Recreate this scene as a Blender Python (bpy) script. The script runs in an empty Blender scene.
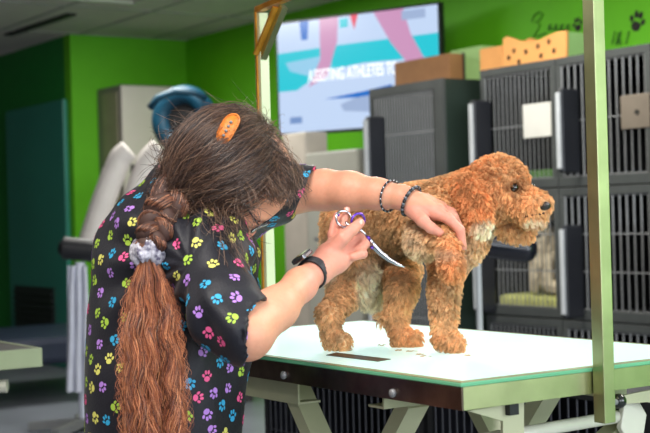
import bpy, bmesh, math, random
import numpy as np
from mathutils import Vector, Matrix
from mathutils.bvhtree import BVHTree
random.seed(7); RNG = np.random.default_rng(11)
PI = math.pi
COL = bpy.context.scene.collection
SC = bpy.context.scene

# ------------------------------------------------------------------ camera frame
F_PX, YAW, ROLL, CAMZ = 1350.0, 0.59, -0.0283, 1.12
FW = np.array([math.sin(YAW), math.cos(YAW), 0.0])
R0 = np.array([math.cos(YAW), -math.sin(YAW), 0.0]); U0 = np.array([0, 0, 1.0])
RT = math.cos(ROLL)*R0 + math.sin(ROLL)*U0
UP = -math.sin(ROLL)*R0 + math.cos(ROLL)*U0
CAM = np.array([0, 0, CAMZ])
def at(x, y, D):
    return CAM + D*(FW + RT*(x-325)/F_PX + UP*(216.5-y)/F_PX)
def on(x, y, ax, v):
    d = FW + RT*(x-325)/F_PX + UP*(216.5-y)/F_PX
    return CAM + d*((v-CAM[ax])/d[ax])

cd = bpy.data.cameras.new('camera'); cam = bpy.data.objects.new('camera', cd); COL.objects.link(cam)
cd.sensor_width = 36; cd.lens = F_PX/650*36; cd.clip_start = .05; cd.clip_end = 60
cam.matrix_world = Matrix(((RT[0], UP[0], -FW[0], 0), (RT[1], UP[1], -FW[1], 0), (RT[2], UP[2], -FW[2], CAMZ), (0, 0, 0, 1)))
cd.dof.use_dof = True; cd.dof.focus_distance = 2.46; cd.dof.aperture_fstop = 6.6
SC.camera = cam
SC.view_settings.view_transform = 'Standard'; SC.view_settings.look = 'None'
SC.view_settings.gamma = 1; SC.view_settings.use_curve_mapping = False
SC.view_settings.exposure = 0.0

# ------------------------------------------------------------------ materials
def lin(c):
    return tuple(((v/255)/12.92 if v/255 <= .04045 else ((v/255+.055)/1.055)**2.4) for v in c)
def mat(name, rgb, rough=.5, metal=0, var=.12, scale=8, bump=0, bscale=60, emit=None, estr=0, spec=.5, rgb2=None, sheen=0, coat=0, trans=0, sss=0):
    m = bpy.data.materials.new(name); m.use_nodes = True
    nt = m.node_tree; b = nt.nodes['Principled BSDF']
    c = lin(rgb); c2 = lin(rgb2) if rgb2 else tuple(v*(1-var) for v in c)
    tc = nt.nodes.new('ShaderNodeTexCoord'); nz = nt.nodes.new('ShaderNodeTexNoise')
    nz.inputs['Scale'].default_value = scale; nz.inputs['Detail'].default_value = 4
    nt.links.new(tc.outputs['Object'], nz.inputs['Vector'])
    mx = nt.nodes.new('ShaderNodeMix'); mx.data_type = 'RGBA'
    mx.inputs['A'].default_value = (*c2, 1); mx.inputs['B'].default_value = (*c, 1)
    mr = nt.nodes.new('ShaderNodeMapRange'); mr.inputs['From Min'].default_value = .35; mr.inputs['From Max'].default_value = .65
    nt.links.new(nz.outputs['Fac'], mr.inputs['Value']); nt.links.new(mr.outputs['Result'], mx.inputs['Factor'])
    nt.links.new(mx.outputs['Result'], b.inputs['Base Color'])
    b.inputs['Roughness'].default_value = rough; b.inputs['Metallic'].default_value = metal
    b.inputs['Specular IOR Level'].default_value = spec
    if sheen: b.inputs['Sheen Weight'].default_value = sheen
    if coat: b.inputs['Coat Weight'].default_value = coat
    if trans: b.inputs['Transmission Weight'].default_value = trans
    if sss: b.inputs['Subsurface Weight'].default_value = sss; b.inputs['Subsurface Radius'].default_value = (.012, .004, .002); b.inputs['Subsurface Scale'].default_value = 1
    if bump:
        n2 = nt.nodes.new('ShaderNodeTexNoise'); n2.inputs['Scale'].default_value = bscale; n2.inputs['Detail'].default_value = 3
        nt.links.new(tc.outputs['Object'], n2.inputs['Vector'])
        bp = nt.nodes.new('ShaderNodeBump'); bp.inputs['Strength'].default_value = bump; bp.inputs['Distance'].default_value = .01
        nt.links.new(n2.outputs['Fac'], bp.inputs['Height']); nt.links.new(bp.outputs['Normal'], b.inputs['Normal'])
    if emit:
        b.inputs['Emission Color'].default_value = (*lin(emit), 1); b.inputs['Emission Strength'].default_value = estr
    return m
M = {}
M['wall'] = mat('green_paint', (98, 190, 12), .62, var=.05, bump=.05)
M['ceil'] = mat('ceiling_tile', (222, 208, 208), .9, var=.06, bump=.1)
M['floor'] = mat('grey_floor', (120, 126, 136), .4, var=.15, scale=3)
M['door'] = mat('teal_door_paint', (52, 140, 124), .4, var=.1, scale=2)
M['grille'] = mat('dark_grille', (32, 40, 42), .5)
M['blackm'] = mat('black_powder_coat', (27, 28, 31), .4, spec=.4)
M['bar'] = mat('wire_bar', (132, 134, 136), .4, metal=.3)
M['latch'] = mat('latch_slab', (36, 38, 44), .35)
M['latchedge'] = mat('pale_edge', (180, 185, 190), .35)
M['steel'] = mat('brushed_steel', (178, 182, 138), .34, metal=1, var=.18, scale=14)
M['steelb'] = mat('shaded_steel', (124, 108, 98), .3, metal=1, var=.35, scale=22)  # darker copy of the steel, dark reflections of the left apron face coloured in
M['olive'] = mat('cream_enamel', (182, 184, 150), .4, var=.12, scale=9)
M['white_en'] = mat('white_enamel', (206, 206, 190), .35, var=.08)
M['brass'] = mat('amber_steel', (226, 160, 60), .3, metal=.7, rgb2=(190, 120, 40), scale=20)
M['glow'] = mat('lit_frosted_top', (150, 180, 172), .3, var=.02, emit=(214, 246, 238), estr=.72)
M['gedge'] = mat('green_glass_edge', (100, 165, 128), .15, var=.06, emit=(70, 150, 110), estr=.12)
M['rim'] = mat('frosted_border', (150, 156, 120), .3, var=.2, scale=30)
M['slot'] = mat('slot_brown', (84, 72, 60), .4)
M['cream'] = mat('cream_plastic', (205, 198, 186), .5)
M['grey'] = mat('grey_panel', (150, 148, 138), .5)
M['blue'] = mat('teal_plastic', (12, 62, 84), .4)
M['hose'] = mat('white_hose', (214, 208, 204), .6, bump=.2)
M['dark'] = mat('dark_plastic', (28, 29, 34), .45)
M['card'] = mat('cardboard', (196, 142, 84), .8, var=.15, scale=12)
M['cardo'] = mat('orange_board', (226, 160, 92), .7, var=.08)
M['cardg'] = mat('green_bounce_box', (150, 190, 120), .7, var=.1)  # card sides with the green wall's bounce light put into the colour
M['paw'] = mat('paw_black', (26, 26, 22), .7)
M['paper'] = mat('paper', (205, 205, 200), .8, var=.05)
M['plate'] = mat('plate_metal', (140, 130, 118), .45, metal=.5)
M['fan_in'] = mat('black_rubber', (20, 22, 24), .6)
M['bed'] = mat('yellow_bedding', (196, 200, 120), .95, var=.3, scale=25, bump=.6)

# ------------------------------------------------------------------ mesh helpers
class MB:
    def __init__(s): s.v = []; s.f = []; s.m = []; s.n = 0
    def add(s, V, Fc, mi=0):
        V = np.asarray(V, float); s.v.append(V)
        for q in Fc: s.f.append(tuple(int(i)+s.n for i in q)); s.m.append(mi)
        s.n += len(V)
    def box(s, a, b, mi=0):
        x0, y0, z0 = np.minimum(a, b); x1, y1, z1 = np.maximum(a, b)
        V = [(x0,y0,z0),(x1,y0,z0),(x1,y1,z0),(x0,y1,z0),(x0,y0,z1),(x1,y0,z1),(x1,y1,z1),(x0,y1,z1)]
        s.add(V, [(0,3,2,1),(4,5,6,7),(0,1,5,4),(1,2,6,5),(2,3,7,6),(3,0,4,7)], mi); return s
    def beam(s, a, b, w, h, mi=0, up=(0,0,1)):      # rectangular bar from a to b
        a = np.array(a, float); b = np.array(b, float); d = b-a; d /= np.linalg.norm(d)
        u = np.array(up, float); sd = np.cross(d, u); sd /= np.linalg.norm(sd); u = np.cross(sd, d)
        V = [p+sx*sd*w/2+sz*u*h/2 for p in (a, b) for sx, sz in ((-1,-1),(1,-1),(1,1),(-1,1))]
        s.add(V, [(3,2,1,0),(4,5,6,7),(0,1,5,4),(1,2,6,5),(2,3,7,6),(3,0,4,7)], mi); return s
    def tube(s, pts, rad, n=10, mi=0, caps=True, flat=1.0, upv=None):
        P = np.array(pts, float); k = len(P); rad = np.broadcast_to(np.asarray(rad, float), (k,))
        T = np.gradient(P, axis=0); T /= np.linalg.norm(T, axis=1)[:, None]+1e-12
        u = np.array(upv if upv is not None else ((0,0,1) if abs(T[0][2]) < .9 else (1,0,0)), float)
        V = []; an = np.linspace(0, 2*PI, n, endpoint=False)
        for i in range(k):
            u = u-T[i]*(u@T[i]); u /= np.linalg.norm(u)+1e-12; w = np.cross(T[i], u)
            for t in an: V.append(P[i]+rad[i]*(math.cos(t)*w+math.sin(t)*u*flat))
        Fc = [(i*n+j, i*n+(j+1)%n, (i+1)*n+(j+1)%n, (i+1)*n+j) for i in range(k-1) for j in range(n)]
        if caps: Fc += [tuple(range(n-1, -1, -1)), tuple((k-1)*n+j for j in range(n))]
        s.add(V, Fc, mi); return s
    def ring(s, c, ax, R, r, n=28, k=8, mi=0, ex=1.0, e2=None):
        c = np.array(c, float); ax = np.array(ax, float); ax /= np.linalg.norm(ax)
        a = np.array(e2, float) if e2 is not None else np.cross(ax, (0,0,1) if abs(ax[2]) < .9 else (1,0,0))
        a = a-ax*(a@ax); a /= np.linalg.norm(a); b = np.cross(ax, a); V = []
        for i in range(n):
            t = 2*PI*i/n; rd = a*math.cos(t)*ex+b*math.sin(t); nr = a*math.cos(t)+b*math.sin(t)
            for j in range(k):
                q = 2*PI*j/k; V.append(c+R*rd+r*(math.cos(q)*nr+math.sin(q)*ax))
        s.add(V, [(i*k+j, ((i+1)%n)*k+j, ((i+1)%n)*k+(j+1)%k, i*k+(j+1)%k) for i in range(n) for j in range(k)], mi); return s
    def ball(s, c, r, n=12, m=8, mi=0, R=None):
        r = np.broadcast_to(np.asarray(r, float), (3,)); V = [(0,0,1)]
        for i in range(1, m):
            for j in range(n): V.append((math.sin(PI*i/m)*math.cos(2*PI*j/n), math.sin(PI*i/m)*math.sin(2*PI*j/n), math.cos(PI*i/m)))
        V.append((0,0,-1)); V = np.array(V)*r
        if R is not None: V = V@np.array(R).T
        Fc = [(0, 1+j, 1+(j+1)%n) for j in range(n)]
        for i in range(m-2): Fc += [(1+i*n+j, 1+(i+1)*n+j, 1+(i+1)*n+(j+1)%n, 1+i*n+(j+1)%n) for j in range(n)]
        L = len(V)-1; Fc += [(L, 1+(m-2)*n+(j+1)%n, 1+(m-2)*n+j) for j in range(n)]
        s.add(V+np.array(c), Fc, mi); return s
    def prism(s, pts, off, mi=0):                   # closed outline swept by a vector
        P = np.array(pts, float); k = len(P); V = np.vstack([P, P+np.array(off)])
        s.add(V, [tuple(range(k-1, -1, -1)), tuple(range(k, 2*k))]+[(i, (i+1)%k, k+(i+1)%k, k+i) for i in range(k)], mi); return s
    def build(s, name, mats, parent=None, smooth=False, bevel=0, **tags):
        me = bpy.data.meshes.new(name); V = np.vstack(s.v)
        org = np.zeros(3)
        me.from_pydata([tuple(v) for v in V-org], [], s.f)
        for m in (mats if isinstance(mats, (list, tuple)) else [mats]): me.materials.append(m)
        me.polygons.foreach_set('material_index', s.m)
        if smooth: me.polygons.foreach_set('use_smooth', [True]*len(s.f))
        me.update(); bm = bmesh.new(); bm.from_mesh(me); bmesh.ops.recalc_face_normals(bm, faces=bm.faces); bm.to_mesh(me); bm.free()
        o = bpy.data.objects.new(name, me); COL.objects.link(o)
        if bevel:
            md = o.modifiers.new('bevel', 'BEVEL'); md.width = bevel; md.segments = 2; md.limit_method = 'ANGLE'
        fin(o, parent, **tags); return o
def fin(o, parent=None, **tags):
    if parent:
        o.parent = parent; o.matrix_parent_inverse = Matrix.Translation(-Vector(parent.location))
    for k, v in tags.items(): o[k] = v
    return o
def thing(name, label, category, loc, group=None):
    o = bpy.data.objects.new(name, None); COL.objects.link(o); o.location = loc; o.empty_display_size = .1
    o['label'] = label; o['category'] = category
    if group: o['group'] = group
    return o
def B(a, b): return MB().box(a, b)

# ------------------------------------------------------------------ the room
S = dict(kind='structure')
CZ = 2.57; WX = 5.15; WY = 9.64; LX = 4.154
B((-2.6, -2.6, -.1), (WX+.12, 14.6, 0)).build('floor', M['floor'], **S)
cm = MB().box((-2.6, -2.6, CZ), (WX+.12, 14.6, CZ+.1))
cm.build('ceiling', M['ceil'], **S)
g = MB()                                             # ceiling grid T-bars
for i in range(13): g.box((-2.6+.62*i-.012, -2.6, CZ-.006), (-2.6+.62*i+.012, 14.6, CZ))
for i in range(15): g.box((-2.6, -2.6+1.22*i-.012, CZ-.0061), (WX, -2.6+1.22*i+.012, CZ-.0001))
g.build('trim_1', mat('ceiling_grid', (168, 164, 160), .6), **S)
wallR = B((WX, -2.6, 0), (WX+.12, WY, CZ)).build('wall_right', M['wall'], **S)
B((LX, WY, 0), (WX+.12, WY+.12, CZ)).build('wall_back', M['wall'], **S)
B((LX, WY+.12, 0), (LX+.12, 14.6, CZ)).build('wall_alcove', mat('shaded_green_paint', (26, 136, 52), .55, var=.08), **S)  # darker green than the other walls, weaker light on this side painted in
B((-2.6, 14.5, 0), (LX, 14.62, CZ)).build('wall_far', mat('far_paint', (96, 118, 84), .6), **S)
wl = MB().box((-2.72, -2.6, 0), (-2.6, 14.6, CZ)); wl.build('wall_left', mat('brown_paint', (104, 84, 66), .7), **S)
wf = MB(); xs = [-2.72, -1.7, 1.3, 1.9, 4.7, WX+.12]
for i in (0, 2, 4): wf.box((xs[i], -2.72, 0), (xs[i+1], -2.6, CZ))
for i in (1, 3): wf.box((xs[i], -2.72, 0), (xs[i+1], -2.6, .8)); wf.box((xs[i], -2.72, 2.35), (xs[i+1], -2.6, CZ))
wf.build('wall_front', mat('beige_paint', (176, 170, 140), .7), **S)
for n, (a, b) in enumerate(((-1.7, 1.3), (1.9, 4.7))):
    w = MB()
    for x in (a, (a+b)/2-.02, b-.05): w.box((x, -2.7, .8), (x+.05, -2.62, 2.35))
    for z in (.8, 2.30): w.box((a, -2.7, z), (b, -2.62, z+.05))
    w.build('window_%d' % (n+1), M['white_en'], **S)
# door with louvre on the alcove wall
d = MB().box((LX-.04, 9.72, .0), (LX-.001, 10.95, 2.08)); d.build('door_1', M['door'], bevel=.01, **S)
gr = MB().box((LX-.05, 9.98, .12), (LX-.038, 10.82, .62), 0)
for k in range(9): gr.box((LX-.066, 10.0, .14+.052*k), (LX-.05, 10.8, .165+.052*k), 0)
gr.build('door_2', M['grille'], **S)

# light fittings on the ceiling (out of frame) and daylight
def area(name, loc, rot, sx, sy, power, col):
    l = bpy.data.lights.new(name, 'AREA'); l.shape = 'RECTANGLE'; l.size = sx; l.size_y = sy; l.energy = power; l.color = col
    o = bpy.data.objects.new(name, l); COL.objects.link(o); o.location = loc; o.rotation_euler = rot; return o
lamps = [(.3, 1.2, 62, (1, .95, .88)), (3.3, 1.6, 66, (1, .95, .88)), (-1.2, 4.2, 30, (1, .95, .88)), (3.4, 4.4, 74, (1, .96, .86)), (3.6, 7.4, 52, (1, .97, .9))]
for (x, y, pw, c) in lamps:
    t = thing('ceiling_light', 'rectangular white ceiling light panel', 'light', (x, y, CZ-.03), 'ceiling light panels')
    fr = MB()
    for (p, q) in (((x-.32, y-.62, CZ-.03), (x+.32, y-.59, CZ-.008)), ((x-.32, y+.59, CZ-.03), (x+.32, y+.62, CZ-.008)), ((x-.32, y-.59, CZ-.03), (x-.29, y+.59, CZ-.008)), ((x+.29, y-.59, CZ-.03), (x+.32, y+.59, CZ-.008))): fr.box(p, q)
    fr.build('frame', M['white_en'], t)
    area('panel_light', (x, y, CZ-.04), (0, 0, 0), .56, 1.16, pw, c)
area('daylight', (-.2, -2.66, 1.58), (PI/2, 0, 0), 2.9, 1.5, 120, (.86, .93, 1))
area('daylight', (3.3, -2.66, 1.58), (PI/2, 0, 0), 2.7, 1.5, 150, (.86, .93, 1))
W = bpy.data.worlds.new('world'); SC.world = W; W.use_nodes = True
W.node_tree.nodes['Background'].inputs['Color'].default_value = (.75, .85, 1, 1); W.node_tree.nodes['Background'].inputs['Strength'].default_value = .8

# ceiling slot vent
v0, v1 = on(8, 34, 2, CZ), on(72, 13, 2, CZ)
t = MB().beam(v0-(0,0,.008), v1-(0,0,.008), .07, .014)
t.build('ceiling_vent', mat('vent_dark', (40, 36, 34), .6), label='long dark slot vent in the grey ceiling above the shaded green wall', category='vent')
# ------------------------------------------------------------------ kennels
KX = 4.50
def paw_shapes():                                     # (cx, cy, rx, ry, rot) in unit paw
    return [(0, -.28, .42, .34, 0), (-.5, .12, .17, .24, .5), (-.18, .48, .18, .27, .15), (.22, .48, .18, .27, -.15), (.53, .1, .17, .24, -.5)]
def flat_paw(mb, c, ex, ey, nrm, size, rot=0, mi=0, th=.004):
    c = np.array(c, float); ex = np.array(ex, float); ey = np.array(ey, float); nrm = np.array(nrm, float)
    for (cx, cy, rx, ry, ro) in paw_shapes():
        P = []
        for t in np.linspace(0, 2*PI, 12, endpoint=False):
            x = rx*math.cos(t); y = ry*math.sin(t); x, y = x*math.cos(ro)-y*math.sin(ro)+cx, x*math.sin(ro)+y*math.cos(ro)+cy
            x, y = x*math.cos(rot)-y*math.sin(rot), x*math.sin(rot)+y*math.cos(rot)
            P.append(c+size/2*(x*ex+y*ey))
        mb.prism(P, nrm*th, mi)
def kennel(y0, y1, z0, z1, X, depth, label, sp, hb, name='dog_kennel', slab=True, group='steel dog kennels', slabz=(.12, .9), so=.13):
    t = thing(name, label, 'kennel', ((X+depth/2), (y0+y1)/2, z0), group)
    e = .002; y0 += e; y1 -= e; z1 -= e*2
    sh = MB(); th = .018
    sh.box((X+.02, y0, z0), (X+depth, y1, z0+th)); sh.box((X+.02, y0, z1-th), (X+depth, y1, z1))
    sh.box((X+.02, y0, z0+th), (X+depth, y0+th, z1-th)); sh.box((X+.02, y1-th, z0+th), (X+depth, y1, z1-th))
    sh.box((X+depth-th, y0+th, z0+th), (X+depth, y1-th, z1-th))
    sh.build('shell', M['blackm'], t)
    fr = MB(); w = .032
    fr.box((X, y0, z0), (X+.02, y1, z0+w*1.4)); fr.box((X, y0, z1-w*1.2), (X+.02, y1, z1)); fr.box((X, y0, z0+w*1.4), (X+.02, y0+w, z1-w*1.2)); fr.box((X, y1-w, z0+w*1.4), (X+.02, y1, z1-w*1.2))
    fr.build('face_frame', M['kframe'], t, bevel=.003)
    dr = MB(); a0, a1, b0, b1 = y0+w+.004, y1-w-.004, z0+w*1.4+.004, z1-w*1.2-.004
    n = max(4, int((a1-a0)/sp))
    for i in range(n+1):
        y = a0+(a1-a0)*i/n; dr.tube([(X+.006, y, b0), (X+.006, y, b1)], .0042 if sp > .035 else .0028, 6)
    for k in range(hb+2):
        z = b0+(b1-b0)*k/(hb+1); dr.tube([(X+.011, a0, z), (X+.011, a1, z)], .0036, 6)
    door = dr.build('door', M['bar'], t)
    if slab:
        hz = z1-z0; ys_ = y1-so; s = MB().box((X-.125, ys_-.03, z0+hz*slabz[0]), (X-.004, ys_, z0+hz*slabz[1]))
        s.build('latch_panel', M['latch'], t, bevel=.012)
        s = MB().box((X-.136, ys_-.03, z0+hz*slabz[0]+.02), (X-.1255, ys_-.004, z0+hz*slabz[1]-.02)); s.build('edge_highlight', M['latchedge'], t, bevel=.003)  # pale strip models the highlight along the slab's front edge
    return t
M['kframe'] = mat('kennel_frame', (78, 82, 82), .4, var=.15, metal=.2)
rows = [(1.228, 1.845, 'top'), (.603, 1.226, 'middle'), (.03, .60, 'bottom')]
cols = [(4.72, 5.27), (4.12, 4.718), (3.5, 4.118), (2.88, 3.498)]
cnames = ['leftmost column', 'second column', 'third column', 'fourth column']
extra = {(0,0): 'with a white card on its bars', (0,1): 'with a metal plate on its bars', (1,0): 'holding the seated shaggy dog', (1,1): 'with an empty dark inside'}
for ri, (z0, z1, rn) in enumerate(rows):
    for ci, (y0, y1) in enumerate(cols):
        if ci >= 2 and ri == 0 and False: continue
        kennel(y0, y1, z0, z1, KX, .6, 'black barred kennel, %s row, %s%s' % (rn, cnames[ci], (' '+extra[(ri, ci)]) if (ri, ci) in extra else ''), .030 if ci == 0 else .042, 1 if ri == 0 else 2, slabz=(.10, .74) if ri == 0 else (.02, .72), so=.06 if ci == 0 else .13)
# crate stack further left
for (z0, z1, lab) in ((1.0, 1.812, 'tall black wire crate on top of its stack under the cardboard box'), (.02, .996, 'lower black wire crate beneath the tall top crate')):
    t = thing('wire_crate', lab, 'crate', (4.7, 5.7, z0))
    y0, y1, X, dp = 5.40, 6.04, 4.36, .62
    sh = MB(); th = .02
    for (p, q) in (((X+.02, y0, z0), (X+dp, y1, z0+th)), ((X+.02, y0, z1-th), (X+dp, y1, z1)), ((X+.02, y0, z0+th), (X+dp, y0+th, z1-th)), ((X+.02, y1-th, z0+th), (X+dp, y1, z1-th)), ((X+dp-th, y0+th, z0+th), (X+dp, y1-th, z1-th))): sh.box(p, q)
    sh.build('shell', mat('crate_side', (32, 46, 40), .5), t)
    fr = MB()
    for (p, q) in (((X, y0, z0), (X+.02, y0+.07, z1)), ((X, y1-.03, z0), (X+.02, y1, z1)), ((X, y0+.07, z1-.05), (X+.02, y1-.03, z1)), ((X, y0+.07, z0), (X+.02, y1-.03, z0+.04))): fr.box(p, q)
    fr.build('face_frame', M['kframe'], t)
    dr = MB()
    for i in range(23): dr.tube([(X+.006, y0+.075+.0236*i, z0+.04), (X+.006, y0+.075+.0236*i, z1-.05)], .0032, 6)
    for z in (z0+.28, z0+.55): dr.tube([(X+.012, y0+.07, z), (X+.012, y1-.03, z)], .004, 6)
    dr.build('door', M['bar'], t)
    s = MB().box((X-.125, y1-.15, z0+.04), (X-.004, y1-.12, z1-.16)); s.build('latch_panel', M['latch'], t, bevel=.012)
    s = MB().box((X-.136, y1-.15, z0+.06), (X-.1255, y1-.125, z1-.18)); s.build('edge_highlight', M['latchedge'], t)  # highlight on the slab's front edge, built as a pale strip
# card and plate on the cage fronts
def plate(name, px0, py0, px1, py1, X, m, label, cat, th=.006):
    a = on(px0, py0, 0, X); b = on(px1, py1, 0, X); c = on(px0, py1, 0, X)
    mb = MB().box((X, b[1], b[2]), (X-th, a[1], a[2]))
    return mb.build(name, m, label=label, category=cat, bevel=.004)
plate('card', 523, 105, 552, 136, KX-.001, M['paper'], 'white card clipped to the bars of the top left kennel', 'card', .004)
pt = plate('metal_plate', 621, 96, 651, 127, KX-.001, M['plate'], 'tan metal plate with a dark keyhole on the top kennel bars', 'plate')
c = on(637, 112, 0, KX-.0075); MB().tube([c, c-(.004, 0, 0)], .012, 14).build('keyhole', M['paw'], pt)
# green towel in upper cage, bedding, dog in lower cage
B((KX+.06, 4.8, 1.247), (KX+.45, 5.12, 1.32)).build('folded_towel', mat('green_towel', (70, 110, 50), .95, bump=.6), label='folded green towel on the floor of the top left kennel', category='towel', bevel=.03)
bb = MB().box((KX+.04, 4.76, .6215), (KX+.5, 5.22, .70)); bb.build('kennel_bedding', M['bed'], label='yellow fleece bedding under the seated dog in the kennel', category='bedding', bevel=.02)

# boxes on top of the kennels
def boxthing(name, px0, px1, y_top, X, dx, m, label, cat='box', zb=1.846):
    a = on(px0, 60, 0, X); b = on(px1, 60, 0, X); zt = on((px0+px1)/2, y_top, 0, X)[2]
    return MB().box((X, b[1], zb), (X+dx, a[1], zt)).build(name, m, label=label, category=cat, bevel=.006)
boxthing('cardboard_box', 394, 449, 58, 4.56, .1, mat('brown_card', (150, 106, 66), .8, var=.2), 'brown cardboard box on the tall crate below the screen', zb=1.813)
gb = boxthing('storage_box', 450, 482, 48, 4.66, .28, M['cardg'], 'box coloured pale green for wall bounce, with a dark seam beside the brown cardboard box', zb=1.813)
cc = on(463, 62, 0, 4.655); MB().box((4.655, cc[1]-.012, 1.83), (4.6595, cc[1]+.012, cc[2]+.05)).build('seam', M['dark'], gb)
boxthing('cardboard_box', 479.5, 503, 47, 4.58, .3, M['cardo'], 'small orange cardboard box left of the wavy pawprint board')
t = thing('pawprint_bin', 'orange bin with wavy top edge and dark pawprints on kennel roof', 'bin', (4.7, 4.9, 1.846))
X = 4.545
out = [(503, 69), (503, 38.5), (507, 36.5), (512, 38), (520, 41), (530, 42), (540, 39.5), (550, 34.5), (558, 31.5), (566, 30.5), (566, 62)]
P = [on(px, py, 0, X) for px, py in out]; P[0][2] = 1.846; P[-1][2] = 1.846
fp = MB().prism(P, (.015, 0, 0))
P2 = [p+np.array([.15, 0, 0]) for p in P]; MB().prism(P2, (.015, 0, 0)).build('back_panel', M['cardo'], t)
yb, yt = P[-1][1], P[0][1]
MB().box((X+.0155, yb, 1.846), (X+.1495, yb+.012, P[-2][2]-.005)).build('side_panel', M['cardg'], t)
MB().box((X+.0155, yt-.012, 1.846), (X+.1495, yt, P[1][2]-.005)).build('side_panel', M['cardo'], t)
mb = fp
for (px, py) in ((514, 51), (526, 52), (538, 46.5), (554, 51), (509, 58), (519, 62), (541, 56), (549, 42)):
    c = on(px, py, 0, X-.0005); flat_paw(mb, c, (0, -1, 0), (0, 0, 1), (-1, 0, 0), .036, rot=random.uniform(-.5, .5), th=.003, mi=1)
mb.build('front_panel', [M['cardo'], M['paw']], t)
# painted wall motifs
mb = MB(); c = on(637, 22, 0, WX+.001); flat_paw(mb, c, (0, -1, 0), (0, 0, 1), (-1, 0, 0), .155, rot=-.35, th=.003)
mb.build('painted_pawprint', M['paw'], parent=wallR)
mb = MB(); c = on(578, 25, 0, WX+.001); flat_paw(mb, c, (0, -1, 0), (0, 0, 1), (-1, 0, 0), .11, rot=.2, th=.003)
mb.build('painted_pawprint', M['paw'], parent=wallR)
def stroke(mb, pts, X, r=.006):
    Q = [on(px, py, 0, X) for px, py in pts]; mb.tube(Q, r, 5)
mb = MB()
stroke(mb, [(532, 22), (534, 16), (539, 12), (543, 14), (540, 20), (536, 22), (540, 24), (538, 30), (533, 37), (538, 36), (546, 33)], WX-.003, .005)
for x0 in (548, 554, 560, 566): stroke(mb, [(x0, 30), (x0+1.5, 25), (x0+3, 24), (x0+2, 30), (x0+5, 29)], WX-.003, .005)
mb.build('painted_lettering', mat('dark_green_ink', (52, 112, 16), .7), parent=wallR)
mb = MB()
for x0 in (612, 618, 626): stroke(mb, [(x0, 44), (x0+2, 36), (x0+3, 31)], WX-.003, .005); 
stroke(mb, [(616, 45), (619, 33), (621, 45)], WX-.003, .006)
mb.build('painted_grass', mat('grass_ink', (48, 108, 16), .7), parent=wallR)

# ------------------------------------------------------------------ television
h = .675
TR = at(437.5, 6, 11.44*h); TL = at(277, 23, 12.39*h)
dz = np.array([0, 0, 1.]); ex = TR-TL; ex[2] = 0; wd = np.linalg.norm(ex); ex /= wd; nn = np.cross(ex, dz); 
if nn@(CAM-TL) < 0: nn = -nn
zt = (TR[2]+TL[2])/2; O = TL.copy(); O[2] = zt
def tvp(u, v, o=0): return O+ex*u*wd-dz*v*h+nn*o
tv = thing('television', 'large wall television showing legs over turquoise water and a caption', 'television', tuple(tvp(.5, 1)))
MB().prism([tvp(-.012, -.02, -.05), tvp(1.012, -.02, -.05), tvp(1.012, 1.025, -.05), tvp(-.012, 1.025, -.05)], nn*.048).build('housing', M['dark'], tv)
def scr(name, c, s=1.0): return mat(name, (10, 10, 10), .25, emit=c, estr=s*.88, var=.0)
mb = MB()
def quad(pts, o, mi): mb.add([tvp(u, v, o) for u, v in pts], [tuple(range(len(pts)))], mi)
cols_ = [(196, 216, 246), (40, 200, 216), (205, 150, 190), (225, 60, 90), (30, 110, 200), (150, 205, 235), (120, 150, 200), (160, 180, 215)]
sm = [scr('screen_%s' % n, c, 1.15) for n, c in zip(('pale', 'turquoise', 'skin_pink', 'red', 'blue', 'light_blue', 'slate', 'haze'), cols_)]
quad([(0, 0), (1, 0), (1, 1), (0, 1)], 0, 0)
quad([(0, .27), (.4, .25), (1, .24), (1, .44), (.55, .43), (.3, .47), (.12, .62), (0, .62)], .001, 1)
quad([(.05, .36), (.3, .33), (.36, .42), (.2, .5), (.08, .44)], .0015, 5)
quad([(.28, .0), (.40, .0), (.39, .22), (.32, .52), (.2, .60), (.28, .36)], .002, 2)
quad([(.62, .0), (.80, .0), (.84, .22), (.92, .46), (.84, .52), (.72, .28)], .002, 2)
quad([(.475, .0), (.525, .0), (.5, .13)], .0025, 3)
quad([(.15, .0), (.21, .0), (.2, .17), (.16, .17)], .0025, 4)
quad([(.41, .02), (.46, .02), (.46, .1), (.41, .1)], .0025, 1)
quad([(.79, .02), (.93, .02), (.93, .1), (.79, .1)], .0022, 7)
quad([(.3, .72), (.55, .68), (.72, .64), (.72, .7), (.5, .73)], .0022, 4)
quad([(.4, .78), (.6, .68), (.72, .7), (.72, .88), (.55, .86), (.42, .84)], .0015, 7)
quad([(.07, .86), (.15, .86), (.15, .92), (.07, .92)], .002, 6)
mb.build('screen', sm, tv)
fc = bpy.data.curves.new('caption', 'FONT'); fc.body = 'ASSISTING ATHLETES TO'; fc.size = .105; fc.extrude = .001; fc.offset = .0008
fo = bpy.data.objects.new('caption', fc); COL.objects.link(fo); bpy.context.view_layer.update()
fm = bpy.data.meshes.new_from_object(fo.evaluated_get(bpy.context.evaluated_depsgraph_get())); bpy.data.objects.remove(fo)
fm.materials.clear(); fm.materials.append(scr('caption_white', (250, 253, 255), 1.5))
fo = bpy.data.objects.new('caption', fm); COL.objects.link(fo)
xs = [v.co.x for v in fm.vertices]; wf_ = max(xs); sc_ = .56*wd/wf_
p = tvp(.20, .555, .006)
mw = Matrix(((ex[0]*sc_, dz[0], nn[0], p[0]), (ex[1]*sc_, dz[1], nn[1], p[1]), (ex[2]*sc_, dz[2], nn[2], p[2]), (0, 0, 0, 1)))
fm.transform(mw); fin(fo, tv)
arm = tvp(.5, .5, -.05); MB().beam(arm, (WX-.003, arm[1], arm[2]), .06, .06).build('wall_bracket', M['dark'], tv)

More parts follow.
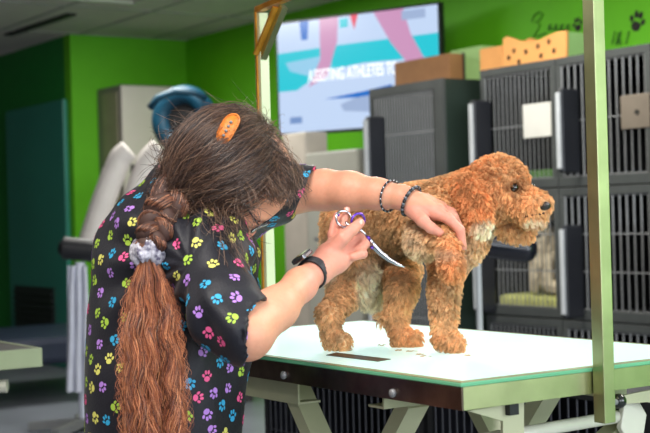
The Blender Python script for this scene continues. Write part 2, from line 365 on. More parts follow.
# ------------------------------------------------------------------ machines below the screen
t = thing('washing_machine', 'pale grey washing machine with a round dark door behind the grooming table', 'washing machine', (4.65, 6.3, 0))
a = on(305, 150, 0, 4.3); z1 = 1.49; wy = a[1]
MB().box((4.3, 5.95+.14, 0), (5.0, a[1], z1)).build('body', mat('washer_body', (170, 170, 160), .45, var=.05), t, bevel=.01)
c = on(346, 238, 0, 4.299); mb = MB(); mb.ring(c, (1, 0, 0), .19, .022, 40, 8); mb.build('door_ring', M['dark'], t, smooth=True)
MB().tube([c, c-(.02, 0, 0)], .185, 36).build('door', mat('door_glass', (52, 66, 60), .25), t)
cb = on(318, 239, 0, 4.27); MB().tube([cb, cb-(.02, 0, 0)], .012, 12).build('door_bolt', M['bar'], t)
a = on(278, 134, 0, 4.25); b = on(304, 134, 0, 4.25)
MB().box((4.31, wy+.012, 0), (4.47, wy+.27, 1.62)).build('tall_cabinet', mat('beige_cab', (188, 180, 168), .5), label='tall beige cabinet beside the washing machine below the screen', category='cabinet', bevel=.01)

# ------------------------------------------------------------------ far left corner
X0 = 4.36
a = on(120, 85, 0, X0); zc = 2.15
mb = MB().box((X0, a[1], 0), (4.99, WY-.01, zc)); cab = mb.build('storage_cabinet', [mat('cabinet_shaded_side', (124, 120, 112), .5)], label='tall cream cabinet in the corner against the bright green wall', category='cabinet', bevel=.01)  # side coloured darker than the front, shading put into the material
MB().box((X0+.002, a[1]-.02, .02), (4.98, a[1]-.001, zc-.01)).build('door', mat('cabinet_front', (212, 204, 196), .5, var=.04), cab, bevel=.006)
B((X0-.008, a[1]+.05, .05), (X0-.0005, WY-.12, zc-.05)).build('side_trim', mat('tan_panel', (150, 146, 120), .5), cab)
# dryer machine (ring) on a stand in front of it
D = 8.3; cen = at(184, 120, D)
fwd = -(FW*1.0); fwd = fwd/np.linalg.norm(fwd); axn = fwd*.95+RT*-.35; axn /= np.linalg.norm(axn)
t = thing('air_blower', 'round teal blower with a black mouth on the dark stand behind her head', 'blower', (cen[0], cen[1], 1.36))
mb = MB(); mb.ring(cen, axn, .155, .060, 40, 14); mb.build('housing', M['blue'], t, smooth=True)
mb = MB(); mb.tube([cen-axn*.05, cen+axn*.012], .115, 28); mb.build('fan_mouth', M['fan_in'], t)
hp = [at(150, 108, D-.12), at(158, 98, D-.14), at(175, 91, D-.16), at(194, 92, D-.16), at(206, 98, D-.12)]
MB().tube(hp, .022, 10).build('handle', M['blue'], t, smooth=True)
mb = MB().beam(cen+np.array([0, 0, -.26]), cen+np.array([0, 0, -.12]), .3, .26); mb.build('base', M['blue'], t, bevel=.02)
zs = cen[2]-.335
MB().box((cen[0]-.26, cen[1]-.24, 0), (cen[0]+.3, cen[1]+.24, cen[2]-.262)).build('equipment_stand', mat('stand_dark', (58, 54, 56), .5), label='dark equipment stand carrying the teal blower', category='stand', bevel=.01)
for k, (pts, lab) in enumerate((([(129, 150), (120, 158), (111, 180), (103, 203), (96, 226), (91, 243)], 'leftmost of the two white hoses hanging beside the cream cabinet'), ([(160, 148), (150, 158), (141, 180), (133, 205), (126, 232), (121, 258)], 'second white hose, nearer the blower, hanging behind her shoulder'))):
    P = [at(x, y, 7.6) for x, y in pts]; mb = MB(); Q = []; 
    for i in range(len(P)-1):
        for s_ in np.linspace(0, 1, 10, endpoint=False): Q.append(P[i]*(1-s_)+P[i+1]*s_)
    Q = np.array(Q); 
    for _ in range(6): Q[1:-1] = (Q[:-2]+2*Q[1:-1]+Q[2:])/4
    rr = np.linspace(.062, .074, len(Q)); mb.tube(Q, rr, 16)
    MH = 7.6; mb.build('blower_hose', M['hose'], smooth=True, label=lab, category='hose')
t = thing('stand_dryer', 'black dryer head on a white pole at the left behind her back', 'dryer', (3.2, 7.3, 0))
D = 7.3; a = at(64, 248, D); b = at(106, 252, D); MB().tube([a, b], .062, 18).build('barrel', M['dark'], t, smooth=False)
MB().tube([a-(b-a)*.12, a], [.03, .055], 16).build('nozzle', M['dark'], t)
c = at(80, 262, D); MB().tube([c, (c[0], c[1], .06)], .028, 12).build('pole', mat('pole_white', (190, 196, 214), .4), t)
mb = MB()
for k in range(5): mb.beam((c[0], c[1], .05), (c[0]+.3*math.cos(k*1.257), c[1]+.3*math.sin(k*1.257), .03), .05, .04)
mb.build('base', M['bar'], t)
# whitish draped towel on the pole
P = at(78, 300, 7.15); mb = MB(); n = 14
V = []; 
for i in range(n):
    for j in range(12):
        w_ = (j/11-.5)*(.10+.04*i/n); V.append(P+RT*(w_-.01*i/n)-np.array([0, 0, 1])*(.72*i/n-.18)+FW*(.018*math.sin(j*1.7+i*.2)))
V2 = [v+FW*.012 for v in V]
fcs = [(i*12+j, i*12+j+1, (i+1)*12+j+1, (i+1)*12+j) for i in range(n-1) for j in range(11)]
k0 = len(V); fcs2 = [tuple(q+k0 for q in reversed(f_)) for f_ in fcs]
mb.add(V+V2, fcs+fcs2); mb.build('hanging_towel', mat('towel_white', (188, 192, 208), .9, bump=.3), smooth=True, label='whitish towel hanging on the pole of the black dryer', category='towel')

# second grooming table at far left
Yc, Xc = None, None
cN = at(42, 350, 3.9); zt = cN[2]
t = thing('grooming_table', 'second grooming table cut off at the left edge with a dark top', 'table', (cN[0]-.35, cN[1]+.5, 0))
MB().box((cN[0]-.6, cN[1]+.012, zt-.002), (cN[0]-.012, cN[1]+1.1, zt+.004)).build('tabletop', mat('dark_mat', (46, 44, 42), .5), t)
mb = MB(); ah = .047
mb.box((cN[0]-.61, cN[1], zt-ah), (cN[0], cN[1]+.012, zt+.006)); mb.box((cN[0]-.012, cN[1]+.012, zt-ah), (cN[0], cN[1]+1.11, zt+.006)); mb.box((cN[0]-.61, cN[1]+1.10, zt-ah), (cN[0]-.012, cN[1]+1.11, zt+.006)); mb.box((cN[0]-.61, cN[1]+.012, zt-ah), (cN[0]-.6, cN[1]+1.10, zt+.006))
mb.build('frame', mat('pale_green_steel', (158, 170, 138), .35, metal=.2), t)
for (x, y) in ((-.5, .15), (-.1, .5), (-.5, 1.0)):
    MB().beam((cN[0]+x, cN[1]+y, .02), (cN[0]+x, cN[1]+y, zt-ah), .04, .04, up=(1, 0, 0)).build('leg', M['blackm'], t)
sp = at(2, 386, 3.9); MB().tube([sp-RT*.1, sp+RT*.015], .02, 10).build('knob', M['white_en'], t)
# black chair / bench and floor clutter beneath
t = thing('padded_bench', 'low dark padded bench on the floor at the left behind the second table', 'bench', (3.2, 8.4, 0))
MB().box((2.75, 7.9, .25), (3.95, 9.0, .42)).build('cushion', mat('navy_vinyl', (34, 42, 62), .4), t, bevel=.04)
for (x, y) in ((2.85, 8.0), (3.85, 8.0), (2.85, 8.9), (3.85, 8.9)): MB().tube([(x, y, 0), (x, y, .25)], .02, 8).build('leg', M['dark'], t)

# stand dryer by the kennels
t = thing('kennel_dryer', 'black cylindrical dryer with a rounded shiny end in front of the kennels', 'dryer', (3.75, 4.3, 0))
D = 5.55; a = at(478, 243, D); b = at(524, 249, D); d_ = (b-a)/np.linalg.norm(b-a)
Q = [a-d_*.25, a, b]+[b+d_*.056*math.sin(k*PI/12) for k in range(1, 7)]; rr = [.056, .056, .056]+[.056*math.cos(k*PI/12)+.001 for k in range(1, 7)]
MB().tube(Q, rr, 22).build('barrel', mat('gloss_black', (22, 24, 34), .18), t, smooth=True)
c = at(478, 262, D); MB().tube([(c[0], c[1], .05), c+(0, 0, .02)], .013, 10).build('pole', M['latchedge'], t)
c2 = at(497, 262, D)
mb = MB()
for k in range(5): mb.beam((c[0], c[1], .05), (c[0]+.25*math.cos(k*1.257), c[1]+.25*math.sin(k*1.257), .03), .04, .03)
mb.build('base', M['dark'], t)

# two low barred crates on the floor behind the table
for (y0, y1, lab) in ((2.15, 2.98, 'black barred crate on the floor behind the lit table, under its right half'), (3.0, 3.86, 'black barred crate on the floor behind the lit table, under its left half')):
    X, z0, z1, dp = 2.32, 0.0, .68, .5; t = thing('floor_crate', lab, 'crate', (X+.25, (y0+y1)/2, 0)); th = .012; sh = MB()
    for (p, q) in (((X+.02, y0, z0), (X+dp, y1, z0+th)), ((X+.02, y0, z1-th), (X+dp, y1, z1)), ((X+.02, y0, z0+th), (X+dp, y0+th, z1-th)), ((X+.02, y1-th, z0+th), (X+dp, y1, z1-th)), ((X+dp-th, y0+th, z0+th), (X+dp, y1-th, z1-th))): sh.box(p, q)
    sh.build('shell', mat('navy_shell', (28, 30, 40), .5), t); fr = MB(); w = .02
    for (p, q) in (((X, y0, z0), (X+.02, y1, z0+w)), ((X, y0, z1-w), (X+.02, y1, z1)), ((X, y0, z0+w), (X+.02, y0+w, z1-w)), ((X, y1-w, z0+w), (X+.02, y1, z1-w))): fr.box(p, q)
    fr.build('face_frame', M['blackm'], t); dr = MB(); n = int((y1-y0-.05)/.03)
    for i in range(n): y = y0+.03+(y1-y0-.06)*i/(n-1); dr.tube([(X+.006, y, z0+w), (X+.006, y, z1-w)], .003, 6)
    for z in (.2, .42): dr.tube([(X+.011, y0+w, z), (X+.011, y1-w, z)], .003, 6)
    dr.build('door', mat('dark_wire', (62, 64, 72), .4, metal=.4), t)

# ------------------------------------------------------------------ the grooming table
TX, TY, TW, TL_, TZ, AP = 1.296, 1.58, .61, 1.11, .8564, .035
tb = thing('grooming_table', 'lit white grooming table with steel rim that the apricot dog stands on', 'table', (TX+TW/2, TY+TL_/2, 0))
zg = TZ                                                # top of apron
gl = .0065
e = .006
mb = MB()
mb.box((TX, TY, zg-AP), (TX+.004, TY+TL_, zg), 1); mb.box((TX+TW-.004, TY, zg-AP), (TX+TW, TY+TL_, zg), 0)
mb.box((TX+.004, TY, zg-AP), (TX+TW-.004, TY+.004, zg), 0); mb.box((TX+.004, TY+TL_-.004, zg-AP), (TX+TW-.004, TY+TL_, zg), 0)
mb.box((TX+.004, TY+.004, zg-.004), (TX+TW-.004, TY+TL_-.004, zg-.0005), 0)
mb.build('apron', [M['steel'], M['steelb']], tb)
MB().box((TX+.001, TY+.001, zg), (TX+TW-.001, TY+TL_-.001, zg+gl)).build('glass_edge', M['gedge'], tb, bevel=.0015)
zt0 = zg+gl; bw = .014
mb = MB(); x0, x1, y0, y1 = TX+.002, TX+TW-.002, TY+.002, TY+TL_-.002
for (p, q) in (((x0, y0), (x1, y0+bw)), ((x0, y1-bw), (x1, y1)), ((x0, y0+bw), (x0+bw, y1-bw)), ((x1-bw, y0+bw), (x1, y1-bw))): mb.box((*p, zt0), (*q, zt0+.0012))
mb.build('border', M['rim'], tb)
TOP = zt0+.0014
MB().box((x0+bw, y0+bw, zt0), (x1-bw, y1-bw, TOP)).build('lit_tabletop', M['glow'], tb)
mb = MB(); P = [on(px, py, 2, TOP) for px, py in ((326, 355.5), (336, 353), (391, 359.5), (378, 361.8))]; mb.prism(P, (0, 0, .0012)); mb.build('slot', M['slot'], tb)
for (px, py) in ((285, 375), (394, 393)):
    c = on(px, py, 0, TX); MB().ball(c-(.003, 0, 0), (.006, .0075, .0075), 12, 8).build('bolt', M['bar'], tb, smooth=True)
# under-frame: C-channels, crossbars, scissor legs
mb = MB(); za = zg-.004
yE = on(298, 400, 0, TX+.05)[1]; X = TX+.05; hh = .085
mb.box((X, yE, zg-hh), (X+.004, TY+TL_-.06, za)); mb.box((X+.004, yE, zg-hh), (X+.05, TY+TL_-.06, zg-hh+.004))
mb.build('channel', M['olive'], tb)
mb = MB(); mb.box((TX+TW-.1, TY+.2, zg-hh), (TX+TW-.05, TY+TL_-.06, za)); mb.build('channel', M['olive'], tb)
yb = on(384, 402, 0, TX+.02)[1]
mb = MB(); mb.box((TX+.02, yb, zg-.058), (TX+TW-.02, yb+.004, za)); mb.box((TX+.02, yb+.004, zg-.058), (TX+TW-.02, yb+.045, zg-.054)); mb.build('crossbar', M['olive'], tb)
xs_ = on(505, 410, 1, TY+.06)[0]
MB().prism([on(x, y, 1, TY+.06) for x, y in ((468, 411), (524, 402), (524, 450), (503, 450), (503, 421))], (0, .006, 0)).build('bracket_plate', M['olive'], tb)
MB().prism([on(x, y, 1, TY+.06) for x, y in ((606, 399), (700, 380), (700, 418), (648, 402), (612, 405))], (0, .006, 0)).build('bracket_plate', M['olive'], tb)
mb = MB(); mb.box((TX+.02, TY+.075, zg-.034), (TX+TW-.02, TY+.12, za)); mb.build('crossbar', M['olive'], tb)
MB().box((xs_, TY+.048, zg-.062), (xs_+.019, TY+.059, zg-.036)).build('bracket', M['blackm'], tb)
# scissor legs (planes X = const)
for X, k in ((TX+.085, 0), (TX+.49, 0)):
    MB().beam((X, TY+.60, zg-.06), (X, TY+.02, .09), .03, .045, up=(1, 0, 0)).build('leg', M['olive'], tb)
for X in (TX+.125, TX+.45):
    MB().beam((X, TY+.28, zg-.06), (X, TY+.86, .09), .03, .045, up=(1, 0, 0)).build('leg', M['olive'], tb)
ax_ = on(470, 440, 1, TY+.10)
tA, tB = on(440, 447, 1, TY+.11), on(628, 415, 1, TY+.11)
MB().tube([tA, tB], .011, 14).build('cross_tube', M['white_en'], tb, smooth=True)
mb = MB(); c = on(632, 421, 1, TY+.10); hx = [(c[0]+.042*math.cos(a_+.2)*.8, TY+.095, c[2]+.042*math.sin(a_+.2)) for a_ in np.linspace(0, 2*PI, 6, endpoint=False)]
mb.prism(hx, (0, .012, 0)); mb.build('hex_plate', M['white_en'], tb, bevel=.002)
MB().beam(on(592, 450, 1, TY+.14), on(634, 413, 1, TY+.14), .02, .035, up=(0, 1, 0)).build('brace', M['olive'], tb)
mb = MB()
for y in (TY+.05, TY+TL_-.1): mb.box((TX+.05, y, .0), (TX+TW-.05, y+.05, .045))
for x in (TX+.08, TX+TW-.13): mb.box((x, TY+.1, .045), (x+.05, TY+TL_-.1, .09))
mb.build('floor_base', M['olive'], tb)
# grooming arm: two posts and an overhead bar
ga = bpy.data.objects.new('grooming_arm', None); COL.objects.link(ga); fin(ga, tb)
pxr = on(598.5, 200, 1, TY-.014); pw = .0245
XR = pxr[0]
yN = TY-.0145
mb = MB().box((XR-pw/2, yN-pw/2, .775), (XR+pw/2, yN+pw/2, 1.668)); mb.build('post', [M['steel']], ga, bevel=.001)
yF = TY+TL_+.0145; XL = on(265, 200, 1, yF)[0]
MB().box((XL-.009, yF-.0125, .775), (XL+.015, yF+.0125, 1.60)).build('post', mat('pale_post', (186, 194, 160), .4, metal=.3), ga, bevel=.001)
MB().box((XL-.0130, yF-.002, .9), (XL-.0095, yF+.004, 1.607)).build('amber_edge', M['brass'], ga)
zT = 1.608
mb = MB().beam((XL-.004, yF+.0, zT), (XR, yN, 1.67), .022, .013); mb.build('overhead_bar', M['brass'], ga, bevel=.002)
MB().beam((XL, yF-.005, zT-.115), (XL, yF-.105, zT-.008), .016, .016, up=(1, 0, 0)).build('brace', M['steel'], ga)
MB().beam((XL-.014, yF-.003, zT-.105), (XL-.014, yF-.095, zT-.008), .006, .016, up=(1, 0, 0)).build('amber_edge', M['brass'], ga)
c = on(619, 401, 1, yN+.01); mb = MB(); mb.ball(c, (.0125, .0125, .0125), 14, 10); mb.build('clamp_knob', mat('black_knob', (24, 30, 24), .15), ga, smooth=True)
MB().tube([c, (XR+pw/2, yN, c[2])], .005, 8).build('clamp_screw', M['bar'], ga)
# ------------------------------------------------------------------ implicit surfaces
def V3(l, u, d): return l*RT+u*UP+d*FW
class SDF:
    def __init__(s): s.ops = []; s.pts = []
    def cap(s, a, b, ra, rb, k=.012):
        a = np.array(a, float); b = np.array(b, float); s.pts += [a-ra, a+ra, b-rb, b+rb]
        d = b-a; L = d@d+1e-12
        def f(P):
            t = np.clip(((P-a)@d)/L, 0, 1); return np.linalg.norm(P-a-t[:, None]*d, axis=1)-(ra+(rb-ra)*t)
        s.ops.append((f, k, 1)); return s
    def chain(s, pts, k=.012):                       # pts: (px, py, D, r)
        Q = [(at(*p[:3]), p[3]) for p in pts]
        for (a, ra), (b, rb) in zip(Q[:-1], Q[1:]): s.cap(a, b, ra, rb, k)
        return s
    def ell(s, c, r, A=None, k=.012, sub=False):
        c = np.array(c, float); r = np.array(r, float); A = np.eye(3) if A is None else np.array(A, float)
        m = r.max(); 
        if not sub: s.pts += [c-m, c+m]
        def f(P):
            q = (P-c)@A.T; k0 = np.linalg.norm(q/r, axis=1); k1 = np.linalg.norm(q/(r*r), axis=1)+1e-9
            return k0*(k0-1)/k1
        s.ops.append((f, k, -1 if sub else 1)); return s
    def cut(s, p, n, k=.004):                          # remove the half space beyond plane
        p = np.array(p, float); n = np.array(n, float)/np.linalg.norm(n)
        s.ops.append((lambda P: -((P-p)@n), k, -1)); return s
    def add(s, other, k=.012):
        s.pts += other.pts; s.ops.append((other.__call__, k, 1)); return s
    def __call__(s, P):
        d = np.full(len(P), 1e3)
        for f, k, sg in s.ops:
            e = f(P)
            if sg > 0:
                h = np.clip(.5+.5*(d-e)/k, 0, 1); d = np.where(d > 500, e, d*(1-h)+e*h-k*h*(1-h))
            else:
                e = -e; h = np.clip(.5-.5*(d-e)/k, 0, 1); d = d*(1-h)+e*h+k*h*(1-h)
        return d
def mesh_sdf(F, h, lo=None, hi=None, B_=12):
    P = np.array(F.pts); lo = P.min(0)-3*h if lo is None else np.array(lo); hi = P.max(0)+3*h if hi is None else np.array(hi)
    nb = np.ceil((hi-lo)/(h*B_)).astype(int); S_ = h*B_
    g_ = np.stack(np.meshgrid(*[np.arange(n) for n in nb], indexing='ij'), -1).reshape(-1, 3)
    act = g_[np.abs(F(lo+(g_+.5)*S_)) < S_*.95+.006]
    n = B_+1; loc = np.stack(np.meshgrid(*[np.arange(n)]*3, indexing='ij'), -1).reshape(-1, 3)
    keysA, vertA, edges = [], [], []
    BIG = 1 << 20
    key = lambda c: (c[..., 0]*BIG+c[..., 1])*BIG+c[..., 2]
    for s0 in range(0, len(act), 60):
        bl = act[s0:s0+60]; idx = bl[:, None]*B_+loc[None]
        D = F((lo+idx.reshape(-1, 3)*h)).reshape(len(bl), n, n, n)
        c8 = np.stack([D[:, i:B_+i, j:B_+j, k:B_+k] for i in (0, 1) for j in (0, 1) for k in (0, 1)], -1)
        ng = (c8 < 0).sum(-1); W_ = np.argwhere((ng > 0) & (ng < 8))
        if len(W_) == 0: continue
        cc = c8[tuple(W_.T)]; base = bl[W_[:, 0]]*B_+W_[:, 1:]
        off = np.array([(i, j, k) for i in (0, 1) for j in (0, 1) for k in (0, 1)], float)
        acc = np.zeros((len(W_), 3)); cnt = np.zeros(len(W_))
        for a in range(8):
            for b in range(a+1, 8):
                if np.abs(off[a]-off[b]).sum() != 1: continue
                da, db = cc[:, a], cc[:, b]; m = (da < 0) != (db < 0)
                t = np.where(m, da/(da-db+1e-20), 0); acc += np.where(m[:, None], off[a]+t[:, None]*(off[b]-off[a]), 0); cnt += m
        vertA.append(lo+(base+acc/cnt[:, None])*h); keysA.append(key(base+2))
        for ax, ci in ((0, 4), (1, 2), (2, 1)):
            m = (cc[:, 0] < 0) != (cc[:, ci] < 0)
            edges.append((ax, base[m], cc[m, 0] < 0))
    K = np.concatenate(keysA); Vv = np.concatenate(vertA); o = np.argsort(K); Ks = K[o]
    quads = []
    for ax, base, inside in edges:
        u, v = [(1, 2), (2, 0), (0, 1)][ax]; du = np.zeros(3, int); dv = np.zeros(3, int); du[u] = 1; dv[v] = 1
        cs = [base, base-du, base-du-dv, base-dv]; q = []
        ok = np.ones(len(base), bool)
        for c in cs:
            kk = key(c+2); p = np.searchsorted(Ks, kk); p = np.clip(p, 0, len(Ks)-1); ok &= Ks[p] == kk; q.append(o[p])
        q = np.stack(q, 1); q[~inside] = q[~inside][:, ::-1]; quads.append(q[ok])
    return Vv, np.concatenate(quads)
def sdf_normals(F, P, e=.0015):
    g_ = np.stack([F(P+np.eye(3)[i]*e)-F(P-np.eye(3)[i]*e) for i in range(3)], 1); return g_/(np.linalg.norm(g_, axis=1)[:, None]+1e-12)
def vnoise(P, seed=0):                               # smooth value noise, about -1..1
    P = np.asarray(P)+seed*17.13; i = np.floor(P).astype(np.int64); f = P-i; f = f*f*(3-2*f); out = 0
    def hsh(a):
        x = (a[:, 0]*73856093) ^ (a[:, 1]*19349663) ^ (a[:, 2]*83492791) ^ (seed*2654435); x = (x ^ (x >> 13))*1274126177 & 0x7fffffff; x = (x ^ (x >> 11))*668265263 & 0x7fffffff
        return (x & 0xffff)/32767.5-1
    for a in (0, 1):
        for b in (0, 1):
            for c in (0, 1):
                w = (f[:, 0] if a else 1-f[:, 0])*(f[:, 1] if b else 1-f[:, 1])*(f[:, 2] if c else 1-f[:, 2])
                out = out+w*hsh(i+np.array([a, b, c]))
    return out
def mesh_obj(name, Vv, Q, mats, parent=None, smooth=True, col=None, **tags):
    me = bpy.data.meshes.new(name); me.vertices.add(len(Vv)); me.vertices.foreach_set('co', np.asarray(Vv, np.float32).ravel())
    nf = len(Q); w = Q.shape[1]; me.loops.add(nf*w); me.loops.foreach_set('vertex_index', Q.astype(np.int32).ravel()); me.polygons.add(nf)
    me.polygons.foreach_set('loop_start', np.arange(0, nf*w, w, dtype=np.int32)); me.update(calc_edges=True)
    for m in (mats if isinstance(mats, list) else [mats]): me.materials.append(m)
    if smooth: me.polygons.foreach_set('use_smooth', [True]*nf)
    if col is not None:
        a = me.attributes.new('col', 'FLOAT_COLOR', 'POINT'); a.data.foreach_set('color', np.hstack([col, np.ones((len(col), 1))]).astype(np.float32).ravel())
    me.validate(); o = bpy.data.objects.new(name, me); COL.objects.link(o); fin(o, parent, **tags); return o
def curves_obj(name, P, rad, col, m, parent):         # P (n,k,3) strands
    n, k = P.shape[:2]; cu = bpy.data.hair_curves.new(name); cu.add_curves([k]*n)
    cu.attributes['position'].data.foreach_set('vector', P.astype(np.float32).ravel())
    r = cu.attributes.get('radius') or cu.attributes.new('radius', 'FLOAT', 'POINT')
    rr = np.broadcast_to(rad, (n, k)).astype(np.float32); r.data.foreach_set('value', rr.ravel())
    a = cu.attributes.new('col', 'FLOAT_COLOR', 'CURVE'); a.data.foreach_set('color', np.hstack([col, np.ones((n, 1))]).astype(np.float32).ravel())
    cu.materials.append(m); o = bpy.data.objects.new(name, cu); COL.objects.link(o); fin(o, parent); return o
def attrmat(name, rough=.6, spec=.3, sheen=0, sss=0, transl=0):
    m = bpy.data.materials.new(name); m.use_nodes = True; nt = m.node_tree; b = nt.nodes['Principled BSDF']
    a = nt.nodes.new('ShaderNodeAttribute'); a.attribute_name = 'col'; nt.links.new(a.outputs['Color'], b.inputs['Base Color'])
    b.inputs['Roughness'].default_value = rough; b.inputs['Specular IOR Level'].default_value = spec; b.inputs['Sheen Weight'].default_value = sheen
    if sss: b.inputs['Subsurface Weight'].default_value = sss; b.inputs['Subsurface Radius'].default_value = (.012, .004, .002); b.inputs['Subsurface Scale'].default_value = 1
    if transl:
        t = nt.nodes.new('ShaderNodeBsdfTranslucent'); nt.links.new(a.outputs['Color'], t.inputs['Color']); mx = nt.nodes.new('ShaderNodeMixShader'); mx.inputs[0].default_value = transl
        nt.links.new(b.outputs[0], mx.inputs[1]); nt.links.new(t.outputs[0], mx.inputs[2]); nt.links.new(mx.outputs[0], nt.nodes['Material Output'].inputs['Surface'])
    return m
def sample(Vv, Q, n):
    T = np.vstack([Q[:, [0, 1, 2]], Q[:, [0, 2, 3]]]); a, b, c = Vv[T[:, 0]], Vv[T[:, 1]], Vv[T[:, 2]]
    ar = np.linalg.norm(np.cross(b-a, c-a), axis=1); i = RNG.choice(len(T), n, p=ar/ar.sum())
    u = RNG.random((n, 1)); v = RNG.random((n, 1)); m = (u+v) > 1; u = np.where(m, 1-u, u); v = np.where(m, 1-v, v)
    return a[i]+u*(b[i]-a[i])+v*(c[i]-a[i])
from mathutils.kdtree import KDTree
def nearest(A, Bp):
    kd = KDTree(len(Bp)); [kd.insert(p, i) for i, p in enumerate(Bp)]; kd.balance(); return np.array([kd.find(p)[1] for p in A])
def norm(a): return a/(np.linalg.norm(a, axis=-1, keepdims=True)+1e-12)
def to_px(P):
    q = P-CAM; d = q@FW; return np.stack([325+F_PX*(q@RT)/d, 216.5-F_PX*(q@UP)/d], -1), d

def fur(name, F, Vv, Q, n, parent, m, lenf, colf, flow, clumps=9, k=6, rad=.00045, curl=.0020, skip=None):
    R_ = sample(Vv, Q, n)
    if skip is not None: R_ = R_[~skip(R_)]
    n = len(R_); N = sdf_normals(F, R_); L = lenf(R_)*RNG.uniform(.7, 1.15, n)
    fl = flow(R_); fl = fl-N*(fl*N).sum(1, keepdims=True); dr = norm(N+fl*.85+RNG.normal(0, .22, (n, 3)))
    seeds = RNG.choice(n, max(4, n//clumps), replace=False); ci = seeds[nearest(R_, R_[seeds])]
    sd = norm(dr[ci]); t = np.linspace(0, 1, k)
    s1 = norm(np.cross(sd, (0.3, .2, .93))); s2 = np.cross(sd, s1); ph = (ci*2.399) % 6.283
    turns = .7+.5*((ci*.618) % 1); out = np.zeros((n, k, 3))
    tipc = R_[ci]+sd*L[ci][:, None]
    for j, tt in enumerate(t):
        own = R_+dr*(L*tt)[:, None]-np.array([0, 0, 1])*(.0028*tt*tt*L/.012)[:, None]
        tgt = R_[ci]+sd*(L[ci]*tt)[:, None]-np.array([0, 0, 1])*(.0028*tt*tt)
        w = .56*tt**.8; p = own*(1-w)+tgt*w; an = ph+turns*6.283*tt
        amp = (curl*L/.012*tt)[:, None]*(.6+.8*((ci*.37) % 1))[:, None]
        out[:, j] = p+amp*(np.cos(an)[:, None]*s1+np.sin(an)[:, None]*s2)
    r = rad*np.linspace(1.1, .45, k)[None]
    return curves_obj(name, out, r, colf(R_, ci), m, parent)

# ------------------------------------------------------------------ the dog
def gp(px, py, r): p = on(px, py, 2, TOP); return p+np.array([0, 0, r])
DG = SDF()
DG.chain([(352, 222, 2.71, .054), (385, 219, 2.685, .055), (420, 217, 2.635, .058), (452, 214, 2.585, .060), (463, 220, 2.565, .054)], .03)
DG.chain([(452, 208, 2.59, .046), (478, 195, 2.545, .043), (494, 192, 2.52, .046)], .03)
DG.ell(at(466, 240, 2.57), (.03, .032, .045), k=.03)
hA = np.array([V3(.94, -.2, -.28), V3(.2, .98, 0), V3(.28, 0, .96)]); hA = np.array([norm(v) for v in hA])
HC = at(499, 189, 2.515)
DG.ell(HC, (.052, .052, .05), hA, k=.02)
DG.ell(at(498, 176, 2.51), (.042, .030, .04), hA, k=.02)
DG.ell(at(529, 206, 2.485), (.034, .030, .032), hA, k=.018)
DG.ell(at(541, 203, 2.475), (.017, .016, .018), hA, k=.012)
DG.ell(at(533, 219, 2.485), (.022, .012, .017), hA, k=.01)
DG.ell(at(516, 232, 2.53), (.034, .015, .02), np.array([norm(V3(.95, -.1, 0)), norm(V3(.1, .95, 0)), FW]), k=.008)
DG.ell(at(474, 204, 2.438), (.027, .060, .018), np.array([norm(V3(.96, .28, 0)), norm(V3(-.28, .96, 0)), FW]), k=.003)
# hind legs
nh = gp(342, 351, .017); nD = (nh-CAM)@FW
DG.chain([(352, 238, 2.68, .050), (350, 268, 2.655, .040), (350, 288, 2.66, .030)], .02)
DG.cap(at(350, 288, 2.66), at(329, 314, nD+.01), .030, .018, .015); DG.cap(at(329, 314, nD+.01), at(332, 338, nD+.008), .019, .0165, .01); DG.cap(at(334, 340, nD+.005), nh, .017, .017, .01)
fh = gp(414, 347, .016); fD = (fh-CAM)@FW
DG.chain([(388, 238, 2.73, .050), (400, 268, 2.745, .036), (402, 290, fD+.01, .025)], .016)
DG.cap(at(402, 290, fD+.01), at(395, 318, fD+.02), .025, .019, .012); DG.cap(at(395, 318, fD+.02), at(401, 337, fD+.008), .019, .017, .01); DG.cap(at(402, 338, fD+.006), fh, .017, .016, .01)
ff = gp(455, 353, .017); gD = (ff-CAM)@FW
DG.chain([(458, 236, 2.585, .042), (448, 262, 2.60, .030), (444, 290, gD+.02, .023)], .02)
DG.cap(at(444, 290, gD+.02), at(444, 334, gD+.01), .023, .0195, .012); DG.cap(at(445, 338, gD+.008), ff, .020, .017, .01)
